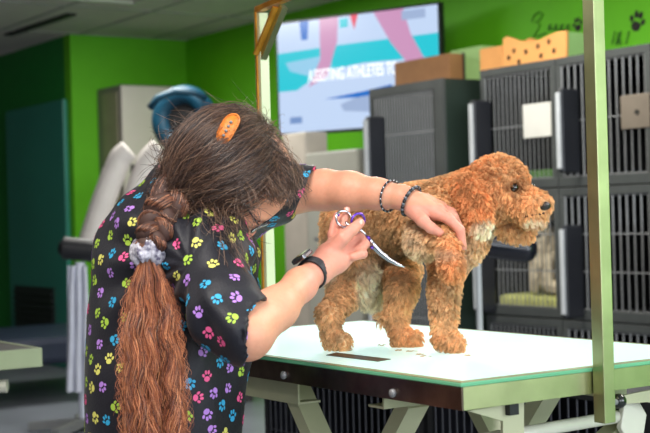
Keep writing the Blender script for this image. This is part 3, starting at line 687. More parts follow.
# lifted near foreleg
DG.chain([(440, 216, 2.49, .034), (423, 240, 2.435, .030)], .008)
DG.chain([(424, 242, 2.43, .026), (441, 238, 2.392, .017), (449, 250, 2.368, .0175), (452, 268, 2.360, .0190)], .004)
DG.ell(at(372, 284, 2.72), (.022, .05, .018), np.array([norm(V3(.9, .4, 0)), norm(V3(-.4, .9, 0)), FW]), k=.012)
DG.ell(at(333, 258, 2.72), (.018, .045, .018), np.array([norm(V3(.98, .15, 0)), norm(V3(-.15, .98, 0)), FW]), k=.02)
dV, dQ = mesh_sdf(DG, .0042)
dog = thing('dog', 'curly apricot dog standing on the lit table with one front paw lifted', 'dog', tuple(on(400, 345, 2, TOP)))
EYE = {}
def dogcol(P, ci=None):
    px, d = to_px(P); x, y = px[:, 0], px[:, 1]; n = len(P)
    a = np.array(lin((234, 190, 142))); h_ = np.array(lin((236, 182, 130))); e = np.array(lin((220, 154, 102))); cr = np.array(lin((246, 232, 206))); dk = np.array(lin((210, 172, 128)))
    C = np.tile(a, (n, 1))
    def bl(cx, cy, rx, ry, c, s=1.0, soft=.5):
        nonlocal C
        q = np.sqrt(((x-cx)/rx)**2+((y-cy)/ry)**2); w = np.clip((1.25-q)/soft, 0, 1)*s; C = C*(1-w[:, None])+c*w[:, None]
    bl(385, 225, 45, 38, dk, .75); bl(500, 185, 50, 42, h_); bl(474, 200, 20, 38, e, .9); bl(452, 262, 14, 22, e, .8)
    bl(443, 345, 36, 12, e, .45); bl(405, 340, 32, 12, e, .45); bl(370, 290, 15, 28, cr, .85); bl(330, 262, 10, 24, cr, .6)
    bl(486, 229, 13, 9, cr, .85); bl(472, 255, 10, 26, cr, .28); bl(534, 221, 10, 4, np.array(lin((244, 220, 196))), .9); bl(518, 234, 24, 9, np.array(lin((228, 180, 130))), .8)
    bl(416, 238, 12, 24, cr, .35); bl(420, 255, 40, 8, cr, .3); bl(514, 187, 9, 7, np.array(lin((130, 72, 40))), .7)
    nz = vnoise(P*38, 3)*.5+vnoise(P*110, 5)*.5
    v = 1+.38*nz
    if ci is not None: v = v*(.72+.5*((ci*.7548) % 1))*RNG.uniform(.88, 1.12, n)
    return np.clip(C*v[:, None], 0, 1)
body = mesh_obj('body', dV, dQ, attrmat('dog_skin', .9, .1), dog, col=dogcol(dV)*.8)
def bvh_of(Vv, Q): return BVHTree.FromPolygons([tuple(v) for v in Vv], [tuple(int(i) for i in q) for q in Q])
dB = bvh_of(dV, dQ)
def hit(bv, px, py):
    d = at(px, py, 1)-CAM; h_ = bv.ray_cast(Vector(CAM), Vector(d).normalized()); h_ = h_ if h_[0] is not None else bv.find_nearest(Vector(at(px, py, 2.3))); return np.array(h_[0]), np.array(h_[1])
eye, en = hit(dB, 514.5, 187.5); nose, nn_ = hit(dB, 545, 206)
def dskip(P):
    return (np.linalg.norm(P-eye, axis=1) < .0085) | (np.linalg.norm(P-nose, axis=1) < .010)
def dlen(P):
    px, _ = to_px(P); x, y = px[:, 0], px[:, 1]; L = np.full(len(P), .0105)
    L[(y > 320)] = .0075; L[(x > 505) & (y > 190) & (y < 226)] = .0095; L[(x > 488) & (y < 178)] = .0125
    L[(x > 360) & (x < 385) & (y > 265)] = .022; L[(x < 335) & (y < 290)] = .015
    L = np.where(np.linalg.norm(P-eye, axis=1) < .018, .007, L); return np.minimum(L, np.maximum(.003, (P[:, 2]-TOP)*1.0+.003))
def dflow(P):
    px, _ = to_px(P); f = np.tile(V3(-.25, -.6, 0), (len(P), 1)); m = (px[:, 0] > 505) & (px[:, 1] > 190); f[m] = V3(.1, -.8, 0)
    m = (px[:, 0] > 485) & (px[:, 1] < 182); f[m] = V3(0, .2, -.3); return f
furm = attrmat('dog_fur', .75, .15, transl=.3)
fur('fur', DG, dV, dQ, 130000, dog, furm, dlen, dogcol, dflow, skip=dskip, clumps=14)
MB().ball(eye-en*.003+FW*0, .0088, 16, 10).build('eye', mat('dog_eye', (26, 14, 8), .06, spec=.8), dog, smooth=True)
e2, en2 = hit(dB, 536.5, 184.5) if dB.ray_cast(Vector(CAM), Vector(at(536.5, 184.5, 1)-CAM).normalized())[0] is not None else (at(531, 186, 2.52), FW)
MB().ball(at(533, 187, 2.50), .006, 14, 8).build('eye', mat('dog_eye_far', (30, 16, 10), .06), dog, smooth=True)
mb = MB(); mb.ball(nose-nn_*.001+FW*.002, (.0115, .0115, .0085), 16, 10); mb.build('nose', mat('dog_nose', (24, 18, 20), .3, bump=.3, bscale=400), dog, smooth=True)
mp = [hit(dB, x, y)[0]-FW*.004 for x, y in ((521, 218), (530, 215.5), (538, 214.5), (544, 213))]
MB().tube(mp, .0016, 6).build('mouth', mat('dog_lip', (60, 30, 24), .6), dog, smooth=True)

# clippings of fur on the table top
for k, (px, py) in enumerate(((420, 355), (411, 352), (426, 357), (398, 351), (470, 356), (381, 346))):
    c = on(px, py, 2, TOP); mb = MB()
    for j in range(7):
        a_ = random.uniform(0, 6.28); l = random.uniform(.004, .009); o_ = np.array([random.uniform(-.006, .006), random.uniform(-.006, .006), .0012]); p0 = c+o_
        mb.tube([p0, p0+np.array([math.cos(a_)*l/2, math.sin(a_)*l/2, .001]), p0+np.array([math.cos(a_+.6)*l, math.sin(a_+.6)*l, 0])], .0006, 5)
    mb.build('fur_clipping', mat('clipping', (190, 140, 90), .9), label='tiny tuft of clipped apricot fur lying on the lit table', category='fur tuft', group='fur clippings on the lit table')

# seated dog in the kennel
kx = KX+.18
SD = SDF(); w = lambda px, py, dx=0: on(px, py, 0, kx+dx)
SD.cap(w(550, 262), w(548, 292), .075, .09, .03); SD.cap(w(543, 250, -.05), w(540, 275, -.07), .06, .05, .03)
SD.ell(w(545, 228, -.06), (.055, .055, .055), k=.03); SD.ell(w(539, 238, -.11), (.035, .03, .028), k=.02)
SD.ell(w(560, 232, -.05), (.025, .022, .05), k=.01); SD.ell(w(533, 228, -.03), (.02, .02, .045), k=.01)
for px in (536, 550): SD.cap(w(px, 275, -.09), w(px-1, 305, -.1), .032, .026, .02)
SD.cap(w(562, 300, 0), w(557, 307, -.1), .045, .03, .02)
sV, sQ = mesh_sdf(SD, .009); zmin = sV[:, 2].min(); sV[:, 2] += .703-zmin
sn = np.stack([vnoise(sV*45, 1), vnoise(sV*45, 2), vnoise(sV*45, 3)], 1)*.008; sV = sV+sn
g1 = np.array(lin((176, 162, 138))); g2 = np.array(lin((228, 216, 188))); wn = (vnoise(sV*22, 8)*.5+.5)[:, None]
sd = thing('dog', 'grey tan shaggy dog sitting inside the left kennel of the middle row', 'dog', (kx, 4.85, .703))
mesh_obj('body', sV, sQ, attrmat('grey_dog', .95, .1), sd, col=g1*(1-wn)+g2*wn)
for px, py in ((541, 226), (549, 226)):
    MB().ball(on(px, py, 0, kx-.115)+np.array([0, 0, .0]), .008, 10, 8).build('eye', M['paw'], sd, smooth=True)
MB().ball(on(538, 236, 0, kx-.147), .012, 10, 8).build('nose', M['paw'], sd, smooth=True)
# ------------------------------------------------------------------ the groomer
PC = at(165, 400, 2.36)
pr = thing('person', 'person in a black scrub top with colourful pawprints bending to trim the dog', 'person', (PC[0], PC[1], 0))
hf = norm(V3(.50, -.82, .20)); he = norm(V3(-.14, -.31, -.92)); he = norm(he-hf*(he@hf)); hc = np.cross(hf, he); hc = hc if hc@V3(.85, .45, -.28) > 0 else -hc
HD = at(239, 173, 2.32)
HS = .90
def H(f, e, c): return HD+(hf*f+he*e+hc*c)*HS
AX = np.array([hf, he, hc])
BD = SDF()
BD.ell(H(0, 0, .01), (.093, .073, .083), AX, k=.02)
BD.ell(H(.035, 0, -.045), (.058, .058, .066), AX, k=.03)
BD.cap(H(.050, 0, -.085), H(.062, 0, -.092), .026, .024, .03)           # jaw, chin
BD.cap(H(.088, 0, -.010), H(.105, 0, -.042), .008, .012, .012)          # nose
for s_ in (-1, 1):
    BD.ell(H(.075, s_*.030, -.030), (.018, .020, .014), AX, k=.015)     # cheek
    BD.ell(H(.089, s_*.030, -.006), (.010, .017, .009), AX, k=.006, sub=True)
    BD.ell(H(.083, s_*.028, .006), (.012, .022, .006), AX, k=.012)
    ea = norm(he*s_); BD.ell(H(-.008, s_*.078, -.022), (.019, .009, .031), AX, k=.006); BD.ell(H(-.004, s_*.088, -.020), (.009, .006, .017), AX, k=.004, sub=True)
BD.ell(H(.093, 0, -.066), (.012, .024, .005), AX, k=.006); BD.ell(H(.093, 0, -.075), (.012, .020, .005), AX, k=.006)
NB = at(200, 222, 2.38)
BD.cap(H(-.025, 0, -.05), NB, .052, .056, .025)
tor = [(202, 232, 2.40, .080), (180, 262, 2.40, .110), (172, 320, 2.385, .108), (168, 385, 2.36, .10), (165, 440, 2.36, .115)]
BD.chain(tor, .04)
SR = (206, 250, 2.27); SL = (232, 214, 2.52)
BD.cap(at(200, 236, 2.36), at(*SR), .06, .05, .03); BD.cap(at(202, 228, 2.42), at(*SL), .06, .048, .03)
BD.chain([(*SR, .048), (246, 333, 2.13, .040)], .02); BD.chain([(248, 336, 2.13, .036), (277, 308, 2.20, .0325), (300, 285, 2.28, .026), (315, 271, 2.33, .0215)], .02)
BD.chain([(*SL, .046), (300, 191, 2.52, .036), (325, 190, 2.50, .035), (350, 191, 2.47, .033), (378, 194, 2.44, .0255), (401, 197, 2.42, .0205)], .02)
# left hand (laid over the dog's lifted foreleg)
for pts in ([(401, 197, 2.42, .020), (418, 203, 2.405, .0175), (436, 214, 2.39, .0125)], [(404, 199, 2.418, .018), (424, 208, 2.40, .015), (440, 211, 2.40, .0125)], [(404, 196, 2.425, .017), (426, 202, 2.425, .013), (440, 207, 2.425, .012)], [(404, 200, 2.415, .017), (416, 212, 2.40, .0145)]): BD.chain(pts, .01)
BD.chain([(436, 213, 2.388, .0112), (449, 219, 2.374, .0096), (460, 230, 2.372, .0084), (463, 247, 2.376, .0072)], .004)
BD.chain([(439, 210, 2.405, .0108), (453, 217, 2.408, .0096), (460, 230, 2.42, .0086), (458, 246, 2.43, .0074)], .004)
BD.chain([(440, 207, 2.425, .0102), (452, 213, 2.435, .009), (458, 228, 2.445, .008), (452, 240, 2.45, .007)], .004)
BD.chain([(438, 205, 2.445, .0095), (448, 211, 2.455, .008), (452, 224, 2.462, .007), (447, 234, 2.465, .006)], .004)
BD.chain([(414, 211, 2.40, .0145), (423, 221, 2.375, .0112), (431, 228, 2.370, .0095), (440, 233, 2.372, .0078)], .005)
# right hand (holding the scissors)
for pts in ([(315, 271, 2.33, .0205), (326, 255, 2.355, .0165), (334, 243, 2.375, .012)], [(315, 271, 2.33, .020), (331, 254, 2.355, .017), (343, 243, 2.37, .013)], [(318, 272, 2.33, .019), (336, 259, 2.355, .017), (350, 247, 2.37, .013)], [(320, 274, 2.33, .018), (338, 263, 2.35, .0155), (352, 254, 2.365, .012)], [(320, 272, 2.325, .017), (332, 256, 2.345, .0155)]): BD.chain(pts, .01)
BD.chain([(333, 246, 2.38, .0095), (332, 234, 2.39, .0080), (334, 225, 2.40, .0072), (337, 215, 2.405, .0062)], .003)
BD.chain([(341, 241, 2.378, .0102), (343, 229, 2.392, .0088), (344, 220, 2.40, .0078), (347, 210, 2.405, .0066)], .003)
BD.chain([(349, 246, 2.37, .0105), (360, 238, 2.375, .0095), (365, 244, 2.365, .0085), (357, 250, 2.358, .0078)], .003)
BD.chain([(351, 254, 2.362, .0100), (361, 248, 2.362, .0088), (363, 254, 2.350, .0080), (353, 257, 2.345, .0075)], .003)
BD.chain([(333, 250, 2.345, .0140), (343, 238, 2.338, .0118), (352, 230, 2.342, .0102), (360, 223, 2.352, .0086)], .004)
# hips and legs
hipx = at(165, 455, 2.36)
for s_ in (-1, 1):
    hp_ = hipx+np.array([-.01, s_*.085, -.02]); kn = np.array([hp_[0]+.03, hp_[1]+s_*.01, .44]); an = np.array([hp_[0]-.03, hp_[1]+s_*.015, .09])
    BD.cap(hp_, kn, .085, .055, .03); BD.cap(kn, an, .052, .035, .02); BD.cap(an+(0, 0, -.045), an+np.array([.13, 0, -.055]), .036, .028, .02)
bV, bQ = mesh_sdf(BD, .0030)
def skincol(P):
    px, d = to_px(P); n = len(P); C = np.tile(np.array(lin((210, 150, 122))), (n, 1)); nz = (vnoise(P*40, 2)*.5+vnoise(P*120, 4)*.3)[:, None]
    red = np.array(lin((192, 116, 94))); C = C*(1-.25*np.clip(nz, 0, 1))+red*.25*np.clip(nz, 0, 1)
    for c, r, col, s in ((H(.10, 0, -.071), .020, (196, 110, 104), .8), (H(.11, 0, -.04), .02, (214, 130, 116), .5), (H(-.01, .075, -.02), .03, (226, 130, 116), .7)):
        w = np.clip(1.3-np.linalg.norm(P-c, axis=1)/r, 0, 1)[:, None]*s; C = C*(1-w)+np.array(lin(col))*w
    hand = np.clip((px[:, 0]-300)/12, 0, 1)*(px[:, 1] > 205)*(d < 2.5); hand = (hand*.45)[:, None]; C = C*(1-hand)+np.array(lin((216, 138, 128)))*hand
    return C*(1+.05*vnoise(P*300, 6))[:, None]
body = mesh_obj('body', bV, bQ, attrmat('skin', .5, .35, sss=.12), pr, col=skincol(bV))
bB = bvh_of(bV, bQ)
for s_ in (-1, 1):
    MB().ball(H(.080, s_*.030, -.007), (.0125,)*3, 14, 10).build('eye', mat('eye_white', (226, 220, 214), .2), pr, smooth=True)
    MB().ball(H(.0895, s_*.030, -.010), (.0045,)*3, 12, 8).build('iris', mat('iris_brown', (50, 34, 22), .2), pr, smooth=True)
    MB().tube([H(.088, s_*.012, .014), H(.093, s_*.028, .018), H(.083, s_*.046, .012)], .003, 6).build('eyebrow', mat('eyebrow_brown', (70, 48, 34), .8), pr)
# fingernails
nm = mat('fingernail', (236, 190, 178), .25)
for (px, py) in ((461, 249), (337, 214), (347, 209), (361, 222)):
    h_ = bB.ray_cast(Vector(CAM), Vector(at(px, py, 1)-CAM).normalized())
    if h_[0] is None: continue
    n_ = np.array(h_[1]); t1 = norm(np.cross(n_, (0, 0, 1))); t2 = np.cross(n_, t1)
    MB().ball(np.array(h_[0])-n_*.0003, (.0034, .0045, .0011), 10, 6, R=np.stack([t1, t2, n_], 1)).build('fingernail', nm, pr, smooth=True)

# scrub top
SC_ = SDF()
SC_.chain([(189, 208, 2.43, .101), (178, 251, 2.40, .131), (173, 320, 2.385, .134), (165, 385, 2.36, .128), (160, 470, 2.36, .138)], .05)
SC_.cap(at(198, 234, 2.36), at(206, 252, 2.27), .085, .074, .04); SC_.cap(at(204, 222, 2.42), at(*SL), .078, .070, .03)
sl = SDF(); sl.chain([(203, 252, 2.27, .072), (228, 312, 2.15, .053), (246, 334, 2.135, .047), (280, 334, 2.14, .052)], .03)
sl.cut(at(255, 335, 2.13), V3(.93, -.36, .1))
SC_.add(sl, .02)
s2 = SDF(); s2.chain([(*SL, .062), (275, 200, 2.51, .050), (303, 191, 2.50, .046), (330, 190, 2.49, .046)], .02); s2.cut(at(307, 190, 2.50), V3(.92, -.38, -.1)); SC_.add(s2, .02)
inn = SDF(); inn.chain([(236, 330, 2.135, .03), (254, 333, 2.13, .046), (282, 330, 2.13, .056)], .01)
SC_.ops.append((lambda P: inn(P), .004, -1))
# subtract the neck opening
nk = SDF(); nk.cap(H(-.03, 0, -.06), NB+norm(NB-HD)*.012, .064, .060)
SC_.ops.append((lambda P: nk(P), .006, -1))
def fix_sub(F):                                      # subtractive callables
    F.ops = [(f, k, g_) for f, k, g_ in F.ops]; return F
gV, gQ = mesh_sdf(SC_, .0042)
gN = sdf_normals(SC_, gV)
pxg, _ = to_px(gV)
# folds: long soft wrinkles radiating from the armpit and running down the back
def folds(P):
    q = P-at(215, 262, 2.3); l, u, d = q@RT, q@UP, q@FW
    an = np.arctan2(u, l+.03); r = np.sqrt(l*l+u*u)
    a_ = np.sin(an*11+vnoise(P*7, 3)*2.4)*np.exp(-((r-.11)/.10)**2)*.0075*np.clip(r/.08-.3, 0, 1)
    b_ = vnoise(np.stack([l*16+u*3, u*4.5, d*16], 1), 9)*.0085+vnoise(np.stack([l*22-u*13, u*9+l*6, d*20], 1), 12)*.0032
    fade = np.clip(((at(255, 335, 2.13)-P)@norm(V3(.93, -.36, .1)))/.03-.1, 0, 1); far = np.linalg.norm(P-at(255, 335, 2.13), axis=1) > .12
    return (a_+b_)*np.where(far, 1, fade)
gV2 = gV+gN*folds(gV)[:, None]
fabric = mat('black_scrub_cotton', (22, 22, 31), .55, var=.12, scale=30, bump=.12, bscale=300, sheen=.05, spec=.35)
gB = bvh_of(gV2, gQ)
pawcols = [(226, 88, 140), (46, 156, 200), (160, 194, 66), (206, 202, 100), (170, 122, 204)]
pm = [mat('print_%s' % n, c, .7, var=.04) for n, c in zip(('pink', 'blue', 'lime', 'yellow', 'lilac'), pawcols)]
# even spread of print centres
cand = sample(gV2, gQ, 12000); keep = []; cell = {}
for i, p in enumerate(cand):
    k_ = tuple((p/.034).astype(int)); okk = True
    for a_ in (-1, 0, 1):
        for b_ in (-1, 0, 1):
            for c_ in (-1, 0, 1):
                for q in cell.get((k_[0]+a_, k_[1]+b_, k_[2]+c_), ()):
                    if np.linalg.norm(p-q) < .0290: okk = False
    if okk: cell.setdefault(k_, []).append(p); keep.append(p)
pv, pf, pmi = [], [], []
last = 0
for p in keep:
    h_ = gB.find_nearest(p); n_ = h_[1]
    rot = RNG.uniform(0, 6.28); t1 = n_.cross(Vector((.3, .1, .94))).normalized(); t2 = n_.cross(t1)
    ex_ = t1*math.cos(rot)+t2*math.sin(rot); ey_ = t2*math.cos(rot)-t1*math.sin(rot); size = RNG.uniform(.027, .031); mi = int(RNG.integers(1, 6))
    if mi == last: mi = mi % 5+1
    last = mi; P0 = Vector(p); good = True; tv_, tf_ = [], []
    for (cx, cy, rx, ry, ro) in paw_shapes():
        ring = [(cx, cy)]
        for t in np.linspace(0, 2*PI, 10, endpoint=False):
            x = rx*.98*math.cos(t); y = ry*.98*math.sin(t); ring.append((x*math.cos(ro)-y*math.sin(ro)+cx, x*math.sin(ro)+y*math.cos(ro)+cy))
        b0 = len(tv_)
        for (x, y) in ring:
            q = P0+(ex_*x+ey_*y)*(size/2); r_ = gB.find_nearest(q, .012)
            if r_[0] is None: good = False; break
            tv_.append(tuple(r_[0]+r_[1]*.0007))
        if not good: break
        tf_ += [(b0, b0+1+j, b0+1+(j+1) % 10) for j in range(10)]
    if good:
        b1 = len(pv); pv += tv_; pf += [tuple(v+b1 for v in f_) for f_ in tf_]; pmi += [mi]*len(tf_)
me = bpy.data.meshes.new('scrub_top'); nb_ = len(gV2)
me.from_pydata([tuple(v) for v in gV2]+pv, [], [tuple(int(i) for i in q) for q in gQ]+[tuple(v+nb_ for v in f_) for f_ in pf])
for m_ in [fabric]+pm: me.materials.append(m_)
me.polygons.foreach_set('material_index', [0]*len(gQ)+pmi); me.polygons.foreach_set('use_smooth', [True]*(len(gQ)+len(pf))); me.update()
top = bpy.data.objects.new('scrub_top', me); COL.objects.link(top); fin(top, pr)
# hems and neckband
def project_line(pts, off=.001):
    out = []
    for p in pts:
        r_ = gB.find_nearest(Vector(p)); out.append(np.array(r_[0])+np.array(r_[1])*off)
    return out
nb2 = NB+norm(NB-HD)*.005; na = norm(NB-H(-.02, 0, -.05))
MB().ring(nb2-na*.012, na, .0655, .0065, 40, 8, e2=FW).build('neckband', mat('navy_band', (36, 44, 66), .7, bump=.2), top, smooth=True)

# trousers and shoes
TRS = SDF(); TRS.cap(hipx+np.array([-.02, -.04, -.06]), hipx+np.array([-.02, .04, -.06]), .105, .105, .03)
for s_ in (-1, 1):
    hp_ = hipx+np.array([-.01, s_*.085, -.02]); kn = np.array([hp_[0]+.03, hp_[1]+s_*.01, .44]); an = np.array([hp_[0]-.03, hp_[1]+s_*.015, .13])
    TRS.cap(hp_-(.02, 0, .06), kn, .088, .075, .02); TRS.cap(kn, an, .075, .062, .02)
tV, tQ = mesh_sdf(TRS, .010); mesh_obj('trousers', tV, tQ, mat('black_trousers', (30, 30, 36), .8), pr)
for s_ in (-1, 1):
    hp_ = hipx+np.array([-.01, s_*.085, -.02]); an = np.array([hp_[0]-.03, hp_[1]+s_*.015, .09])
    sh = SDF(); sh.cap(an+(-.02, 0, -.042), an+np.array([.15, 0, -.055]), .046, .036, .02); sh.cap(an, an+(0, 0, -.04), .045, .046, .02); sh.cut(np.array([0, 0, .0]), (0, 0, -1))
    shV, shQ = mesh_sdf(sh, .008); mesh_obj('shoe', shV, shQ, mat('black_shoe', (24, 24, 26), .5), pr)

# wristwatch and bracelets
wa, wb = at(300, 285, 2.28), at(315, 271, 2.33); wax = norm(wb-wa)
wc = wa+(wb-wa)*.86
wt = MB(); 
for o_ in (-.0075, -.0045, -.0015, .0015, .0045, .0075): wt.ring(wc+wax*o_, wax, .0262, .0021, 36, 6)
wband = wt.build('wristwatch', mat('black_rubber_strap', (34, 34, 40), .45), pr, smooth=True)
wn_ = norm(V3(-.70, .72, -.35)); wn_ = norm(wn_-wax*(wn_@wax)); ws = np.cross(wax, wn_)
cb_ = wc+wn_*.0295
MB().prism([cb_+ws*x+wax*y for x, y in ((-.016, -.013), (-.013, -.017), (.013, -.017), (.016, -.013), (.016, .013), (.013, .017), (-.013, .017), (-.016, .013))], wn_*.008).build('watch_case', mat('watch_rim', (120, 120, 126), .25, metal=.9), wband, bevel=.002)
MB().prism([cb_+wn_*.0081+ws*x+wax*y for x, y in ((-.012, -.013), (.012, -.013), (.012, .013), (-.012, .013))], wn_*.001).build('watch_glass', mat('watch_glass', (12, 12, 16), .08), wband)
ba, bb_ = at(378, 194, 2.44), at(401, 197, 2.42); bax = norm(bb_-ba)
def bracelet(c, ax, R, n, r, name, m1, m2, ex=1.0, e2=None):
    ax = norm(ax); mbr = MB(); mbr.ring(c, ax, R, r*.7, 44, 6, ex=ex)
    a_ = np.cross(ax, (0, 0, 1)); a_ = norm(a_); b_ = np.cross(ax, a_)
    o = mbr.build(name, m1, pr, smooth=True); mm = MB()
    for i in range(n):
        t = 2*PI*i/n; mm.ball(c+R*(a_*math.cos(t)+b_*math.sin(t)), r, 8, 6, mi=i % 2)
    mm.build('beads', [m1, m2], o, smooth=True)
bc = ba+(bb_-ba)*.62
bracelet(bc+V3(-.004, 0, 0), bax+V3(0, -.10, -.25), .0285, 34, .0024, 'thin_bracelet', M['dark'], mat('silver_bead', (170, 176, 180), .25, metal=.9))
bc = at(411, 201, 2.412)
bracelet(bc, V3(.80, -.42, -.45), .0270, 30, .0036, 'bead_bracelet', mat('black_bead', (26, 28, 34), .2), mat('grey_bead', (92, 96, 104), .25))

# glasses
gm = mat('glasses_metal', (70, 70, 84), .25, metal=.7); gl_ = mat('lens_glass', (235, 240, 245), .03, trans=.95)
G = MB()
for s_ in (-1, 1):
    G.tube([H(-.010, s_*.080, .000), H(.035, s_*.077, .002), H(.094, s_*.062, .000)], .0016, 6)
    pts = [H(.108-.010*abs(math.cos(t))*(1 if math.cos(t)*s_ > 0 else -.2), s_*.034+.026*math.cos(t), -.010+.019*math.sin(t)) for t in np.linspace(0, 2*PI, 24)]
    G.tube(pts, .0013, 6, caps=False)
G.tube([H(.110, -.010, -.004), H(.112, 0, -.001), H(.110, .010, -.004)], .0013, 6)
go = G.build('glasses', gm, pr, smooth=True)
for s_ in (-1, 1):
    P = [H(.108-.010*abs(math.cos(t))*(1 if math.cos(t)*s_ > 0 else -.2), s_*.034+.025*math.cos(t), -.010+.018*math.sin(t)) for t in np.linspace(0, 2*PI, 20, endpoint=False)]
    MB().prism(P, hf*.0012).build('lens', gl_, go)

# ------------------------------------------------------------------ scissors
sz = mat('scissor_steel', (210, 212, 220), .12, metal=1, var=.05); pur = mat('purple_anodised', (112, 70, 190), .25, metal=.6)
scs = thing('scissors', 'curved steel grooming shears with purple accents held in the right hand', 'scissors', tuple(at(367, 238, 2.385)))
DS = 2.375
def sp(x, y, d=0): return at(x, y, DS+d)
pv_ = [(368, 238), (374, 245), (381, 252.5), (390, 259.5), (398, 264), (405, 267)]
for off, nm_ in ((0, 'blade'), (1.6, 'blade')):
    P = [sp(x-off*.5, y+off*(1-i/6), .002*off) for i, (x, y) in enumerate(pv_)]; rr = np.array([.0042, .0042, .0038, .0031, .0022, .0006])
    MB().tube(P, rr, 8, flat=.35, upv=FW).build(nm_, sz, scs, smooth=True)
MB().tube([sp(368, 238), sp(361, 230), sp(355, 226)], [.0035, .0028, .0028], 8).build('shank', sz, scs, smooth=True)
MB().tube([sp(369, 240, .003), sp(358, 233, .003), sp(350, 226, .004), sp(345, 222, .004)], [.0035, .0028, .0026, .0026], 8).build('shank', sz, scs, smooth=True)
MB().ring(sp(358, 221, -.012), norm(V3(.5, -.2, -.8)), .0135, .0022, 30, 8).build('finger_ring', pur, scs, smooth=True)
MB().ring(sp(344, 219, .012), norm(V3(.35, .25, -.8)), .0150, .0022, 30, 8).build('finger_ring', sz, scs, smooth=True)
MB().tube([sp(339, 216, .01), sp(336.5, 213, .01)], [.0026, .0016], 8).build('finger_rest', pur, scs, smooth=True)
MB().ball(sp(368, 238, -.004), .0042, 12, 8).build('pivot_screw', pur, scs, smooth=True)
MB().tube([sp(372, 247, -.001), sp(371.2, 248.5, -.001)], .0035, 10).build('tension_knob', pur, scs, smooth=True)
# ------------------------------------------------------------------ hair
hb = [lin(c) for c in ((50, 37, 33), (82, 60, 49), (122, 94, 76), (38, 29, 27))]
tb_ = [lin(c) for c in ((112, 60, 40), (156, 92, 60), (196, 130, 90), (78, 42, 30))]
def mixc(pal, n, w=(.3, .4, .15, .15)): return np.array(pal)[RNG.choice(len(pal), n, p=w)]*RNG.uniform(.8, 1.2, (n, 1))
hairm = attrmat('hair', .33, .5)
# scalp volume under the strands
HR = SDF()
HR.ell(H(-.004, 0, .010), (.084, .070, .074), AX, k=.02)
HR.ell(H(-.046, .0, -.006), (.052, .062, .064), AX, k=.03)
HR.chain([(220, 168, 2.335, .050), (198, 180, 2.33, .040), (176, 203, 2.29, .025)], .03)
HR.ops.append((lambda P: SDF_FACE(P), .006, -1))
fc_ = SDF(); fc_.ell(H(.085, .01, -.032), (.070, .085, .056), AX); fc_.ell(H(.03, 0, -.10), (.07, .085, .055), AX, k=.02); fc_.ell(H(.004, .085, -.03), (.030, .03, .032), AX, k=.01)
SDF_FACE = fc_
hV, hQ = mesh_sdf(HR, .004)
scol = np.tile(np.array(lin((52, 38, 33))), (len(hV), 1))*(1+.3*vnoise(hV*60, 3))[:, None]
hair = mesh_obj('hair', hV, hQ, attrmat('hair_base', .7, .2), pr, col=scol)
hB = bvh_of(hV, hQ); clipP, _cn = hit(hB, 226, 129)
def strands(name, roots, tips, n_k, lift, wav, rad, pal, w=(.3, .4, .15, .15), jit=.004, base=None, parent=None, freq=2.2, sag=0):
    n = len(roots); t = np.linspace(0, 1, n_k); P = np.zeros((n, n_k, 3)); ctr = HD if base is None else base
    ph = RNG.uniform(0, 6.28, (n, 2)); fr = RNG.uniform(.6, 1.3, n)*freq; la = RNG.uniform(.2, 1.0, n)*lift
    ra = roots-ctr; ta = tips-ctr; rl = np.linalg.norm(ra, axis=1, keepdims=True); tl = np.linalg.norm(ta, axis=1, keepdims=True)
    for j, tt in enumerate(t):
        v = norm(ra*(1-tt)+ta*tt)*((1-tt)*rl+tt*tl+la[:, None]*math.sin(PI*tt))
        e1 = norm(np.cross(ta-ra, v)); P[:, j] = ctr+v+e1*(np.sin(ph[:, 0]+fr*6.28*tt)*wav*min(1, 3*tt))[:, None]+norm(v)*(np.cos(ph[:, 1]+fr*6.28*tt)*wav*.5*min(1, 3*tt))[:, None]
        P[:, j, 2] -= sag*tt*tt
    r = np.full((n, n_k), rad); r[:, -1] *= .4
    return curves_obj(name, P, r, mixc(pal, n, w), hairm, parent or pr)
def surf(n, cond):
    out = []
    while sum(len(o) for o in out) < n:
        s_ = sample(hV, hQ, n*2); out.append(s_[cond((s_-HD)@AX.T)])
    return np.concatenate(out)[:n]
# front hair swept from the hairline back to the clip
r1 = surf(9000, lambda q: (q[:, 2] > -.02) & (q[:, 0] > -.06))
t1 = np.tile(clipP-_cn*.004, (len(r1), 1))+RNG.normal(0, .007, (len(r1), 3))
strands('hair_strands', t1, r1, 12, .001, .0020, .00030, hb)
# back hair running from clip and crown down to the braid
r2 = surf(9500, lambda q: (q[:, 0] < .0) & ~((q[:, 0] > -.035) & (q[:, 1] > .03) & (q[:, 2] < .005)))
bs = at(166, 206, 2.28)
t2 = np.tile(bs, (len(r2), 1))+RNG.normal(0, .013, (len(r2), 3))
strands('hair_strands', r2, t2, 14, .004, .0055, .00032, hb, w=(.25, .42, .2, .13), freq=3, base=H(-.03, -.01, -.01))
